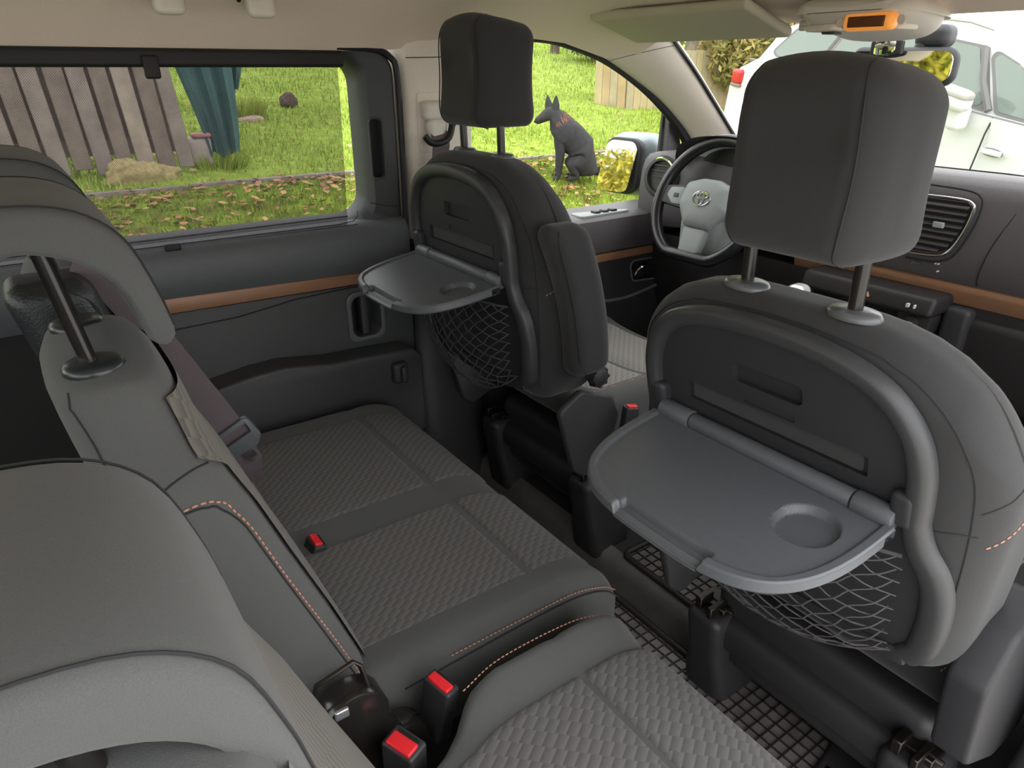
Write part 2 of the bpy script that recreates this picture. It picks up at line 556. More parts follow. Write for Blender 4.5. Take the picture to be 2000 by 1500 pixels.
mb = MB(); mb.loft([loop(rr(0.768, 0.800, 0.965, 1.105, 0.012), -0.829), loop(rr(0.766, 0.802, 0.963, 1.107, 0.013), -0.829)], True, False)
mb.build('grip_recess', RUBBER, d1)
mb = MB(); mb.tube([(-0.7985, p[0], p[1]) for p in rr(0.765, 0.803, 0.961, 1.108, 0.014)], 0.0022, 6, closed=True); mb.build('recess_rim', PL_DOOR2, d1)
mb = MB(); mb.tube([(-0.800, 0.752, 0.905), (-0.799, 0.80, 0.892), (-0.800, 0.838, 0.889)], 0.0012, 5); mb.build('panel_joint', SEAM, d1)
# sill and upper panel
prof = [(-0.872, 0.874), (-0.83, 0.868), (-0.80, 0.862), (-0.782, 0.853), (-0.772, 0.838), (-0.767, 0.81), (-0.766, 0.78), (-0.772, 0.752), (-0.785, 0.720), (-0.88, 0.720)]
mb = MB(); mb.loft([[(p[0], y, p[1]) for p in prof] for y in np.linspace(-0.62, 0.842, 14)]); up = mb.build('upper_panel', PL_DOOR, d1, smooth=35)
mb = MB(); mb.tube([(-0.795, -0.6, 0.8620), (-0.7935, 0.66, 0.8610), (-0.793, 0.702, 0.866), (-0.80, 0.716, 0.876), (-0.81, 0.72, 0.886)], 0.0012, 5); mb.build('sill_groove', SEAM, d1)
mb = MB(); mb.prism([(0.02, 0.753), (0.255, 0.747), (0.60, 0.737), (0.838, 0.729), (0.838, 0.704), (0.60, 0.707), (0.255, 0.712), (0.02, 0.715)], 0, -0.80, -0.7725); mb.build('bronze_strip', BRONZE, d1, bevel=(0.003, 2))
# lower panel
mb = MB(); mb.prism([(0.0, 0.714), (0.255, 0.711), (0.60, 0.7055), (0.842, 0.702), (0.836, 0.28), (0.0, 0.28)], 0, -0.86, -0.778); lp = mb.build('lower_panel', PL_DOOR2, d1, bevel=(0.006, 2))
hb = rr(0.650, 0.757, 0.548, 0.686, 0.026)
mb = MB(); mb.prism(inset(hb, 0.012), 0, -0.835, -0.75); cut(lp, mb)
mb = MB(); mb.prism(inset(hb, 0.0105), 0, -0.838, -0.833); mb.build('handle_cup', RUBBER, d1)
mb = MB(); mb.loft([loop(hb, -0.778), loop(hb, -0.770), loop(inset(hb, 0.004), -0.7675), loop(inset(hb, 0.012), -0.770), loop(inset(hb, 0.014), -0.83)], False, False); mb.build('handle_bezel', PL_DOOR, d1, smooth=60)
mb = MB(); mb.rbox((-0.793, 0.703, 0.617), (0.03, 0.026, 0.115), 0.009, (2, 2, 6), 3); mb.build('door_lever', PL_K, d1)
# soft wave moulding on the lower panel and the map pocket with its ledge
pk = [(0.03, 0.505), (0.10, 0.518), (0.26, 0.533), (0.38, 0.549), (0.45, 0.552), (0.51, 0.544), (0.57, 0.534), (0.66, 0.532), (0.80, 0.524), (0.828, 0.50), (0.826, 0.27), (0.03, 0.27)]
mb = MB(); mb.prism(pk, 0, -0.80, -0.700)
po = mb.build('map_pocket', PL_D, d1, bevel=(0.008, 3))
mb = MB(); mb.tube([(-0.7765, 0.01, 0.682), (-0.7765, 0.20, 0.672), (-0.7765, 0.38, 0.676), (-0.7765, 0.52, 0.694), (-0.7765, 0.66, 0.699), (-0.7765, 0.80, 0.696)], 0.0016, 5); mb.build('moulding_line', SEAM, d1)
mb = MB(); mb.rbox((-0.695, 0.752, 0.468), (0.028, 0.046, 0.060), 0.011, (2, 3, 3), 3); mb.rbox((-0.678, 0.756, 0.466), (0.02, 0.018, 0.048), 0.007, (2, 2, 3), 3); mb.build('latch_block', PL_K, d1)
# rubber seal round the door's front edge
mb = MB(); mb.tube(smoothpath([(-0.800, 0.70, 1.266), (-0.800, 0.79, 1.262), (-0.800, 0.835, 1.245), (-0.798, 0.851, 1.20), (-0.796, 0.851, 1.0), (-0.792, 0.846, 0.80), (-0.785, 0.842, 0.5), (-0.775, 0.835, 0.1)], 6), 0.008, 8)
mb.build('door_seal', SEAL, d1)

wl = thing('wall_left', 'inner body side behind the left door panels', None, (-0.88, 0.5, 0.0), kind='structure')
mb = MB(); mb.box((-0.90, -1.3, -0.10), (-0.876, 2.3, 0.79)); mb.box((-0.88, -1.3, -0.10), (-0.80, 1.08, 0.12)); mb.build('body_side', RUBBER, wl)
w1 = thing('window_1', 'side window pane of the left sliding door', None, (-0.868, 0.2, 0.87), kind='structure')
mb = MB(); mb.grid([[(-0.868, y, z) for y in np.linspace(-0.60, 0.80, 3)] for z in (0.86, 1.26)]); mb.build('pane', GLASS, w1, smooth=0)

# B pillar trims ---------------------------------------------------------------
t1 = thing('trim_1', 'beige upper trim of the left door pillar', None, (-0.80, 0.95, 0.79), kind='structure')
mb = MB()
rings = []
for z, ya, yb in ((0.785, 0.862, 0.90), (0.80, 0.857, 1.03), (0.86, 0.857, 1.075), (1.0, 0.860, 1.07), (1.15, 0.862, 1.065), (1.24, 0.86, 1.07), (1.285, 0.85, 1.09)):
    x = -0.80
    rings.append([(x - 0.075, ya, z), (x - 0.012, ya, z), (x + 0.012, ya + 0.022, z), (x + 0.018, ya + 0.05, z), (x + 0.018, yb - 0.04, z), (x + 0.008, yb - 0.01, z), (x - 0.03, yb, z), (x - 0.075, yb, z)])
mb.loft(rings); mb.build('pillar_cover', PILLAR, t1, smooth=70)
mb = MB(); mb.tube([(-0.781, 0.868, 1.243), (-0.781, 0.95, 1.245), (-0.782, 1.02, 1.247)], 0.0011, 5); mb.build('cover_joint', SEAM, t1)
mb = MB(); mb.prism(rr(0.893, 0.985, 1.02, 1.165, 0.012), 0, -0.80, -0.7795); mb.build('adjuster_slot', PILLAR, t1, bevel=(0.003, 2))
t2 = thing('trim_2', 'dark lower trim of the left door pillar', None, (-0.80, 0.95, 0.0), kind='structure')
mb = MB()
rings = []
for z, ya, yb, xo in ((0.0, 0.852, 1.08, 0.03), (0.25, 0.852, 1.08, 0.02), (0.45, 0.853, 1.07, 0.0), (0.60, 0.855, 1.06, -0.005), (0.70, 0.857, 1.06, 0.004), (0.79, 0.858, 1.06, 0.008), (0.80, 0.862, 1.05, 0.0)):
    x = -0.80 + xo
    rings.append([(-0.875, ya, z), (x - 0.01, ya, z), (x + 0.012, ya + 0.025, z), (x + 0.015, ya + 0.06, z), (x + 0.012, yb - 0.04, z), (x - 0.01, yb, z), (-0.875, yb, z)])
mb.loft(rings); mb.build('pillar_cover', PL_D, t2, smooth=60)

# left front door ---------------------------------------------------------------
d2 = thing('door_2', 'driver side front door panel with bronze strip', None, (-0.80, 1.5, 0.1), kind='structure')
prof = [(-0.88, 0.802), (-0.83, 0.802), (-0.80, 0.80), (-0.74, 0.797), (-0.722, 0.788), (-0.717, 0.76), (-0.722, 0.72), (-0.735, 0.682), (-0.745, 0.676), (-0.88, 0.676)]
mb = MB(); mb.loft([[(p[0], y, p[1]) for p in prof] for y in np.linspace(1.07, 1.93, 10)]); mb.build('upper_panel', PL_DASH, d2, smooth=35)
mb = MB(); mb.prism([(1.10, 0.676), (1.80, 0.676), (1.84, 0.668), (1.845, 0.652), (1.80, 0.650), (1.10, 0.646)], 0, -0.80, -0.738); mb.build('bronze_strip', BRONZE, d2, bevel=(0.004, 2))
mb = MB(); mb.prism([(1.07, 0.675), (1.93, 0.675), (1.93, 0.15), (1.07, 0.15)], 0, -0.88, -0.745); lp = mb.build('lower_panel', PL_DASH_D, d2, bevel=(0.008, 2))
hb = roundpoly([(1.64, 0.632), (1.83, 0.628), (1.80, 0.552), (1.66, 0.560)], 0.02, 6)
mb = MB(); mb.prism(hb, 0, -0.79, -0.70); cut(lp, mb)
mb = MB(); mb.tube([(-0.744, p[0], p[1]) for p in hb], 0.0035, 6, closed=True); mb.build('handle_bezel', PL_DASH, d2)
mb = MB(); mb.tube(smoothpath([(-0.75, 1.672, 0.575), (-0.74, 1.685, 0.60), (-0.735, 1.71, 0.607), (-0.735, 1.76, 0.598), (-0.745, 1.79, 0.59)], 5), 0.009, 8, sx=0.7); mb.build('door_lever', CHROME, d2)
mb = MB(); mb.tube(smoothpath([(-0.742, 1.40, 0.525), (-0.735, 1.60, 0.512), (-0.735, 1.72, 0.525), (-0.738, 1.82, 0.545), (-0.742, 1.88, 0.60)], 6), 0.006, 8); mb.build('armrest_edge', PL_DASH, d2)
mb = MB(); mb.prism(roundpoly([(-0.812, 1.43), (-0.765, 1.63), (-0.745, 1.625), (-0.742, 1.42)], 0.012, 4), 2, 0.796, 0.8035); sp = mb.build('switch_plate', WHEELG, d2, bevel=(0.0015, 2))
for yy in (1.50, 1.535, 1.57):
    mb = MB(); mb.rbox((-0.768, yy, 0.806), (0.026, 0.022, 0.009), 0.003, (1, 1, 1), 2); mb.build('window_switch', PL_K, sp)
# window frame seal (visible black band rising along the pillar)
sealp = smoothpath([(-0.815, 1.09, 1.297), (-0.815, 1.27, 1.295), (-0.815, 1.38, 1.286), (-0.815, 1.54, 1.246), (-0.812, 1.70, 1.172), (-0.81, 1.82, 1.096), (-0.806, 1.90, 1.03), (-0.80, 1.945, 0.965), (-0.80, 1.945, 0.90), (-0.80, 1.92, 0.80)], 6)
mb = MB(); mb.tube(sealp, [0.008 + 0.010 * min(1, i / len(sealp) * 1.3) for i in range(len(sealp))], 8); mb.build('window_seal', SEAL, d2)
mb = MB(); mb.ribbon([(-0.86, 1.875, 1.10), (-0.86, 1.868, 0.95), (-0.86, 1.858, 0.79)], (0.2, 1, 0), 0.022, 0.012); mb.build('window_divider', PL_K, d2)
mb = MB(); mb.loft([[(-0.865, 1.87, 1.085), (-0.865, 1.93, 1.02), (-0.855, 1.965, 0.90), (-0.85, 1.95, 0.80), (-0.86, 1.862, 0.79)], [(-0.835, 1.872, 1.075), (-0.832, 1.925, 1.01), (-0.825, 1.955, 0.90), (-0.82, 1.94, 0.805), (-0.83, 1.866, 0.80)]]); mb.build('mirror_sail_panel', PL_DASH, d2, bevel=(0.004, 2))
w2 = thing('window_2', 'driver door side window pane', None, (-0.868, 1.5, 0.8), kind='structure')
mb = MB(); mb.grid([[(-0.868, y, z) for y in (1.05, 1.5, 2.0)] for z in (0.79, 1.32)]); mb.build('pane', GLASS, w2, smooth=0)

# A pillar ------------------------------------------------------------------------
t3 = thing('trim_3', 'beige trim of the left windscreen pillar', None, (-0.75, 1.8, 0.9), kind='structure')
A = smoothpath([(-0.66, 1.615, 1.335), (-0.675, 1.68, 1.292), (-0.68, 1.806, 1.196), (-0.685, 1.978, 1.049), (-0.69, 2.04, 0.998), (-0.70, 2.12, 0.92)], 6)
B = smoothpath([(-0.80, 1.45, 1.270), (-0.80, 1.533, 1.248), (-0.80, 1.690, 1.175), (-0.80, 1.82, 1.098), (-0.797, 1.94, 0.99), (-0.795, 1.96, 0.88)], 6)
rings = []
for a, b in zip(A, B):
    d = b - a
    row = []
    nrm = Vector((1.0, -0.45, 0.15)).normalized()
    for k in range(9):
        t = k / 8
        row.append(a + d * t + nrm * 0.022 * sin(pi * t) ** 0.8)
    row += [b + Vector((-0.05, 0.03, 0.0)), a + Vector((-0.05, 0.06, 0.02))]
    rings.append(row)
mb = MB(); mb.loft(rings); mb.build('pillar_cover', PILLAR, t3, smooth=70)
mb = MB(); mb.tube([p * 1.0 + Vector((0.004, 0.006, 0.0)) for p in A], 0.006, 6); mb.build('windscreen_seal', SEAL, t3)
i0 = 7
mb = MB(); mb.tube([rings[i0][k] + Vector((0.0, -0.0012, 0.001)) for k in range(9)], 0.0011, 5); mb.build('cover_joint', SEAM, t3)
cc = rings[25][4]
mb = MB(); mb.tube([cc + Vector((0.004, -0.004, 0)) + 0.022 * (cos(t) * Vector((0.35, 0.75, -0.55)).normalized() + sin(t) * Vector((0.35, 0.2, 0.9)).normalized()) for t in np.linspace(0, 2 * pi, 24, endpoint=False)], 0.0011, 5, closed=True); mb.build('tweeter_ring', SEAM, t3)

# windscreen -------------------------------------------------------------------------
w3 = thing('window_3', 'wide windscreen pane', None, (0, 1.95, 0.95), kind='structure')
pts = []
for j in range(9):
    t = j / 8
    row = []
    for i in range(13):
        u = -1 + i / 6
        y = 1.60 + 0.80 * t - 0.10 * u * u * (0.5 + t) + 0.05
        z = 1.345 - 0.43 * t - 0.02 * u * u
        row.append((0.74 * u, y, z))
    pts.append(row)
mb = MB(); mb.grid(pts); mb.build('pane', GLASS, w3, smooth=60)

# right side lower pillar trim near the camera ----------------------------------------------
t4 = thing('trim_4', 'dark lower trim of the right door pillar', None, (0.80, 1.02, 0.0), kind='structure')
mb = MB(); mb.rbox((0.80, 1.13, 0.35), (0.10, 0.24, 0.74), 0.03, (2, 2, 6), 3, f=lambda x, y, z: (x + 0.03 * (z / 0.37), y, z)); mb.build('pillar_cover', PL_D, t4, smooth=60)

# right body side, doors and tailgate behind and beside the camera (the right sliding door stands open)
wr = thing('wall_right', 'right rear body side behind the open sliding door', None, (0.87, -0.7, 0.0), kind='structure')
mb = MB(); mb.box((0.82, -1.3, -0.10), (0.88, -0.16, 0.86)); mb.box((0.82, -0.26, 0.86), (0.88, -0.16, 1.26)); mb.box((0.82, -1.3, 1.24), (0.88, -0.16, 1.34)); mb.build('quarter_panel', PL_DOOR2, wr, bevel=(0.01, 2))
mb = MB(); mb.grid([[(0.86, y, z) for y in (-1.3, -0.2)] for z in (0.85, 1.25)]); mb.build('quarter_pane', GLASS, wr, smooth=0)
d3 = thing('door_3', 'passenger side front door panel', None, (0.86, 1.6, 0.1), kind='structure')
mb = MB(); mb.box((0.78, 1.24, 0.06), (0.88, 2.1, 0.80)); mb.box((0.80, 1.10, 0.72), (0.87, 1.24, 1.30)); mb.build('panel', PL_DASH_D, d3, bevel=(0.01, 2))
mb = MB(); mb.grid([[(0.86, y, z) for y in (1.2, 2.0)] for z in (0.79, 1.30)]); mb.build('pane', GLASS, d3, smooth=0)
wb = thing('wall_back', 'tailgate at the back of the van', None, (0, -1.32, 0.0), kind='structure')
mb = MB(); mb.box((-0.86, -1.36, -0.10), (0.86, -1.31, 0.82)); mb.build('tailgate_panel', PL_DOOR2, wb)
mb = MB(); mb.grid([[(x, -1.33, z) for x in (-0.86, 0.86)] for z in (0.82, 1.35)]); mb.build('pane', GLASS, wb, smooth=0)
wf_ = thing('wall_front', 'dark bulkhead below the dashboard', None, (0, 2.25, 0.0), kind='structure')
mb = MB(); mb.box((-0.88, 2.20, -0.10), (0.88, 2.26, 0.90)); mb.box((-0.88, 2.20, 0.86), (0.88, 2.60, 0.90)); mb.build('bulkhead', CARPET, wf_)

# ================================================================== FRONT SEATS
def mapped(mb, f):
    mb.v = [tuple(f(*p)) for p in mb.v]
    return mb

def make_tray(root, T):
    D0, W0, EX = 0.212, 0.188, 3.4
    def depth(x):
        a = min(1.0, abs(x) / W0)
        return D0 * max(0.0, 1 - a ** EX) ** (1 / EX)
    def halfw(r):
        a = min(1.0, r / D0)
        return W0 * max(0.0, 1 - a ** EX) ** (1 / EX)
    def sm(a, b, x):
        t = max(0.0, min(1.0, (x - a) / (b - a))); return t * t * (3 - 2 * t)
    def h(x, r, e):
        z = 0.0
        z += 0.0045 * (sm(0.016, 0.011, e)) - 0.003 * sm(0.003, 0.0, e)
        z -= 0.011 * sm(0.038, 0.0335, math.hypot(x - 0.116, r - 0.072)) * 1.0
        nx = sm(0.071, 0.067, abs(x - 0.006))
        z -= 0.0105 * nx * sm(0.026, 0.0235, e) * (r > 0.1)
        z -= 0.004 * nx * sm(0.012, 0.006, e) * (r > 0.1)
        return z
    nx_, nr = 190, 110
    top = []; bot = []
    for i in range(nx_ + 1):
        x = -W0 * cos(pi * i / nx_) * 0.9995
        dd = depth(x)
        rt = []; rb = []
        for j in range(nr + 1):
            t = j / nr
            t = 1 - (1 - t) ** 1.25
            r = 0.012 + t * max(0.0005, dd - 0.012)
            e = min(max(0.0, dd - r), max(0.0, halfw(r) - abs(x)) if r > 0.02 else max(0, W0 - abs(x)))
            z = h(x, r, e)
            rt.append((x, -r, z)); rb.append((x, -r, -0.014 - 0.004 * sm(0.03, 0.0, e) * 0 + 0.004 * sm(0.004, 0.0, e)))
        top.append(rt); bot.append(rb)
    mb = MB()
    n = nr + 1; k = nx_ + 1
    vs = [p for r in top for p in r] + [p for r in bot for p in r]
    fs = []
    for i in range(k - 1):
        for j in range(n - 1):
            a = i * n + j
            fs.append((a, a + 1, a + n + 1, a + n))
            b = a + k * n
            fs.append((b, b + n, b + n + 1, b + 1))
    o_ = k * n
    for i in range(k - 1):
        a = i * n + n - 1; fs.append((a, a + o_, a + n + o_, a + n))
        a = i * n; fs.append((a, a + n, a + n + o_, a + o_))
    mb.add(vs, fs)
    tl = R(8.5)
    mapped(mb, lambda x, y, z: (x, y * cos(tl) - z * sin(tl) * 0, z * cos(tl) + y * sin(tl) - 0.004))
    tr = mb.build('fold_down_tray', PL_TRAY, root, world=False, smooth=50)
    mb = MB()
    mb.cyl((-0.118, -0.002, 0.002), (0.130, -0.002, 0.002), 0.0125, n=16)
    mb.build('hinge_bar', PL_TRAY, root, world=False, bevel=(0.002, 2))
    for a, b in ((-0.176, -0.1205), (0.1325, 0.182)):
        mb = MB(); mb.cyl((a, -0.002, 0.002), (b, -0.002, 0.002), 0.0145, n=16); mb.build('hinge_knuckle', PL_TRAY, root, world=False, bevel=(0.002, 2))
    return tr

def make_front_seat(name, org, label, lean, armrest, hraise, zs=1.0, y0=0.006):
    root = thing(name, label, 'car seat', (org[0], org[1], 0.06))
    OFF = Vector((0, 0, org[2] - 0.06))
    def T(x, y, z):           # backrest frame (origin at the tray hinge) to root frame, leaned back
        return (x, y + lean * z + OFF.y, z * (zs if z > 0 else 1.0) + OFF.z)
    def B(mb, nm, m, parent=None, **k):
        mapped(mb, T)
        k.setdefault('world', False)
        return mb.build(nm, m, parent or root, **k)
    # ---- backrest body
    def fb(x, y, z):
        zz = z - 0.035
        a = min(1.0, abs(x) / 0.27)
        wp = interp(zz, [-0.36, -0.2, 0.0, 0.1, 0.21], [0.84, 0.94, 1.0, 1.0, 0.98])
        if zz > 0:
            t = min(1, zz / 0.21); zz2 = zz - 0.118 * a ** 4 * t * t * (3 - 2 * t)
        else: zz2 = zz
        yy = y
        if y > 0:
            yy = y * interp(zz, [-0.36, 0.0, 0.21], [1.35, 1.1, 0.85]) + 0.05 * a ** 3 * interp(zz, [-0.36, -0.1, 0.1, 0.21], [0.9, 1.0, 0.5, 0.0])
        else:
            yy = y + 0.018 * a ** 4
        return (x * wp, yy + 0.075, zz2)
    mb = MB(); mb.rbox((0, 0, 0), (0.54, 0.13, 0.50), (0.055, 0.05, 0.055), (14, 4, 16), 5, f=fb)
    body = B(mb, 'backrest', FAB_K, smooth=80)
    ry = lambda x, z: 0.010 + 0.018 * min(1, abs(x) / 0.27) ** 4         # rear face
    # seams: shoulder line round the back, cross seams on the wings
    arc = [(-0.235, -0.25), (-0.246, -0.10), (-0.247, 0.02), (-0.238, 0.085), (-0.205, 0.143), (-0.15, 0.176), (-0.08, 0.19), (0, 0.195), (0.08, 0.19), (0.15, 0.176), (0.205, 0.143), (0.238, 0.085), (0.247, 0.02), (0.246, -0.10), (0.235, -0.25)]
    p = smoothpath([(x * 0.985, ry(x, z) + 0.004 + (0.012 if z > 0.15 else 0), z) for x, z in arc], 8)
    mb = MB(); mb.tube(snap([T(*q) for q in p], body, 0.0002), 0.0012, 5); mb.build('shoulder_seam', SEAM, root, world=False)
    for sgn in (-1, 1):
        q = smoothpath([(sgn * 0.252, 0.045, -0.018), (sgn * 0.272, 0.07, 0.0), (sgn * 0.272, 0.10, 0.010), (sgn * 0.268, 0.14, 0.016)], 8)
        mb = MB(); mb.dashes(snap([T(*w) for w in q], body, 0.0008), 0.005, 0.003, 0.0011); mb.build('stitching', STITCH, root, world=False)
        q = smoothpath([(sgn * 0.208, 0.012, -0.012), (sgn * 0.235, 0.016, -0.005), (sgn * 0.252, 0.030, -0.004)], 5)
        mb = MB(); mb.tube(snap([T(*w) for w in q], body, 0.0002), 0.0010, 5); mb.build('wing_seam', SEAM, root, world=False)
        q = smoothpath([(sgn * 0.250, 0.030, 0.030), (sgn * 0.262, 0.05, 0.045), (sgn * 0.266, 0.08, 0.062)], 5)
        mb = MB(); mb.tube(snap([T(*w) for w in q], body, 0.0002), 0.0010, 5); mb.build('wing_seam', SEAM, root, world=False)
    # ---- plastic back panel with its arch
    archp = [(-0.197, -0.02), (-0.198, 0.03), (-0.196, 0.075), (-0.184, 0.115), (-0.158, 0.148), (-0.122, 0.168), (-0.07, 0.180), (0, 0.184)]
    arch = archp + [(-x, z) for x, z in archp[-2::-1]]
    fullp = arch + []
    mb = MB(); mb.prism(fullp, 1, -0.0005, 0.03)
    pan = B(mb, 'back_panel', PL_PANEL)
    def cutT(o, mb):
        mapped(mb, T); cut2(o, mb)
    def slot(x0, x1, z0, z1, r, dep):
        m2 = MB(); m2.prism(roundpoly([(x0, z0), (x1, z0), (x1, z1), (x0, z1)], r, 4), 1, -0.02, dep); return m2
    for q in (slot(-0.054, 0.050, 0.094, 0.122, 0.008, 0.010), slot(-0.137, 0.137, 0.034, 0.062, 0.003, 0.007), slot(-0.04, 0.04, 0.066, 0.076, 0.003, 0.002)):
        cutT(pan, q)
    mb = MB(); mb.prism(roundpoly([(-0.128, 0.036), (0.128, 0.036), (0.128, 0.060), (-0.128, 0.060)], 0.003, 3), 1, 0.004, 0.009)
    B(mb, 'mesh_insert', FAB_K)
    # raised arch frame, flaring out into the lower frame
    lowp = [(-0.205, -0.228), (-0.222, -0.20), (-0.231, -0.13), (-0.226, -0.075), (-0.206, -0.035), (-0.198, 0.0)]
    ext = lowp + arch[1:-1] + [(-x, z) for x, z in lowp[::-1]]
    ap = smoothpath([(x, -0.004 + 0.010 * max(0, -z) / 0.2, z) for x, z in ext], 5)
    sd_ = []
    for i in range(len(ap)):
        tg_ = (ap[min(i + 1, len(ap) - 1)] - ap[max(i - 1, 0)]).normalized()
        sd_.append(tg_.cross(Vector((0, 1, 0))).normalized())
    rings_ = []
    for q, sd in zip(ap, sd_):
        w_ = 0.0135 + (0.004 * min(1, -q.z / 0.06) if q.z < 0 else 0)
        prof_ = [(-1.0, 0.012), (-1.0, -0.003), (-0.80, -0.0085), (-0.45, -0.0115), (0.3, -0.0115), (0.75, -0.0080), (1.0, -0.001), (1.0, 0.012)]
        rings_.append([q + sd * (a_ * w_) + Vector((0, b_, 0)) for a_, b_ in prof_])
    mb = MB(); mb.loft(rings_); B(mb, 'arch_frame', PL_ARCH, smooth=45)
    for sgn in (-1, 1):
        mb = MB(); mb.rbox((sgn * 0.186, 0.0, 0.018), (0.030, 0.036, 0.050), 0.010, (2, 2, 2), 3); B(mb, 'hinge_bracket', PL_PANEL)
    mb = MB(); mb.ribbon(smoothpath([(-0.205, 0.006, -0.232), (-0.12, 0.008, -0.25), (0, 0.008, -0.255), (0.12, 0.008, -0.25), (0.205, 0.006, -0.232)], 5), (0, 0, 1), 0.03, 0.014); B(mb, 'lower_rail', PL_PANEL, bevel=(0.004, 2))
    mb = MB(); mb.prism([(-0.212, -0.235), (0.212, -0.235), (0.225, -0.06), (0.20, -0.01), (-0.20, -0.01), (-0.225, -0.06)], 1, 0.004, 0.02); B(mb, 'pocket_backing', PL_K)
    # ---- tray on the hinge (not leaned)
    tm = make_tray(root, T)
    for ch in list(root.children):
        if ch.name.split('.')[0] in ('fold_down_tray', 'hinge_bar', 'hinge_knuckle'):
            ch.data.transform(Matrix.Translation(OFF + Vector((0, -0.012, 0))))
    # ---- net pocket: knotted diamond mesh sagging backwards
    def netp(u, v):          # u -1..1 across, v 0..1 down
        sag = (1 - u * u)
        x = 0.192 * u
        z = -0.05 - v * (0.165 + 0.085 * sag)
        y = -0.004 - 0.055 * sag ** 0.8 * sin(pi * (0.20 + 0.80 * min(1, v * 0.98))) ** 0.9 - 0.012
        if v > 0.86: y += (v - 0.86) * 0.12
        return Vector((x, y - lean * (z + 0.1) * 0.5, z))
    mb = MB(); NU, NV = 10, 8
    for i in range(-NV, NU + 1):
        for sg in (1, -1):
            path = []
            for j in range(NV * 2 + 1):
                v = j / (NV * 2)
                uu = (i + sg * (j / 2)) if sg > 0 else (NU - i - j / 2)
                u = -1 + 2 * uu / NU
                if -1.0 <= u <= 1.0:
                    q = netp(u, v)
                    w = 0.0030 * (-1) ** j * sg
                    path.append(q + Vector((w, random.uniform(-.0012, .0012), random.uniform(-.0016, .0016))))
            if len(path) > 2: mb.tube(smoothpath(path, 3), 0.0013, 4, cap=False)
    rim = [netp(-1 + 2 * k / 20, 1.0) for k in range(21)]
    mb.tube(rim, 0.0022, 5); mb.tube([netp(-1 + 2 * k / 20, 0) for k in range(21)], 0.0028, 5)
    o = B(mb, 'net_pocket', NETM); o['kind'] = 'stuff'
    # ---- headrest on two posts
    HD = 0.150
    def fh(x, y, z):
        t = z / 0.105; q = max(-1.0, min(1.0, y / (HD / 2)))
        w = 1.0 - 0.17 * max(0, -q) ** 1.3 - 0.10 * max(0, q) ** 3 - 0.06 * max(0, t) ** 3
        yy = y + 0.010 * max(0, t) ** 2 - 0.012 * (x / 0.1) ** 2 * max(0, q) + 0.012 * max(0, -t) ** 2 * (q > 0)
        if q < 0: yy += 0.004 * math.cos(t * 3.0) + 0.009 * math.exp(-((z - 0.022) / 0.020) ** 2) * (-q) * max(0, 1 - (abs(x) / 0.075) ** 4)
        return (x * w, yy, z - 0.014 * (x / 0.1) ** 2 * max(0, t) - 0.012 * q * max(0, t))
    hz = 0.376 + hraise
    hy = y0 + 0.012
    mb = MB(); mb.rbox((0, hy, hz), (0.204, HD, 0.208), (0.033, 0.036, 0.034), (8, 6, 10), 5, f=fh)
    def TH(x, y, z): return (x, y + OFF.y, z + (zs - 1) * 0.21 + OFF.z)
    mapped(mb, TH); hr = mb.build('headrest', FAB_K, root, world=False, smooth=80)
    for sgn in (-1, 1):
        e_ = -HD / 2
        pth = [(sgn * 0.066, e_ + 0.035, 0.104), (sgn * 0.076, e_ + 0.012, 0.094), (sgn * 0.085, e_ + 0.002, 0.065), (sgn * 0.088, e_ + 0.001, 0.0), (sgn * 0.086, e_ + 0.002, -0.065), (sgn * 0.078, e_ + 0.012, -0.094), (sgn * 0.070, e_ + 0.040, -0.106)]
        pp = []
        for q in smoothpath(pth, 5):
            w = fh(*q); pp.append(TH(w[0], w[1] + hy, w[2] + hz))
        mb = MB(); mb.tube(pp, 0.0013, 5); mb.build('headrest_seam', SEAM, hr, world=False)
    for sgn in (-1, 1):
        mb = MB(); mb.cyl((sgn * 0.074, y0, 0.19), (sgn * 0.074, y0 - 0.004, hz - 0.06), 0.0085, n=16)
        mapped(mb, TH); mb.build('post', POST_K, root, world=False)
        mb = MB(); mb.lathe([(0.0, 0.0), (0.027, 0.0), (0.0275, 0.004), (0.024, 0.009), (0.012, 0.0105), (0.0, 0.0105)], (sgn * 0.074, y0, 0.2105), n=24)
        mapped(mb, lambda x, y, z: TH(sgn * 0.074 + (x - sgn * 0.074) * 1.18, y0 + (y - y0) * 0.85, z))
        mb.build('post_collar', COLLAR, root, world=False, smooth=50)
    # ---- seat cushion, base, side covers
    cz = -0.335
    def top(x, y):
        return cz + 0.03 * (min(1, abs(x) / 0.25)) ** 3 - 0.05 * max(0, (y - 0.55) / 0.13) ** 2 * (y > 0.55)
    def cb(mb, nm, m, **k):
        mb.v = [(p[0], p[1], p[2] + OFF.z) for p in mb.v]
        return mb.build(nm, m, root, world=False, **k)
    mb = MB(); mb.rbox((0, 0.455, cz - 0.047), (0.51, 0.47, 0.105), (0.04, 0.05, 0.045), (10, 10, 3), 4, f=lambda x, y, z: (x, y, z + (0.03 * min(1, abs(x) / 0.25) ** 3 if z > 0 else 0)))
    cu = cb(mb, 'seat_cushion', FAB_K if not armrest else FAB_G, smooth=80)
    for (ya, yb) in ((0.26, 0.43), (0.435, 0.64)):
        pts = []
        for i in range(13):
            row = []
            for j in range(13):
                u, v = i / 12, j / 12
                x = -0.19 + 0.38 * u; y = ya + (yb - ya) * v
                e = min(u, 1 - u, v, 1 - v)
                row.append((x, y, cz + 0.03 * min(1, abs(x) / 0.25) ** 3 + 0.010 * min(1, e / 0.12) - 0.002 + 0.006))
            pts.append(row)
        mb = MB(); mb.grid(pts); o = cb(mb, 'seat_insert', PAT_F, smooth=80); o.parent = cu
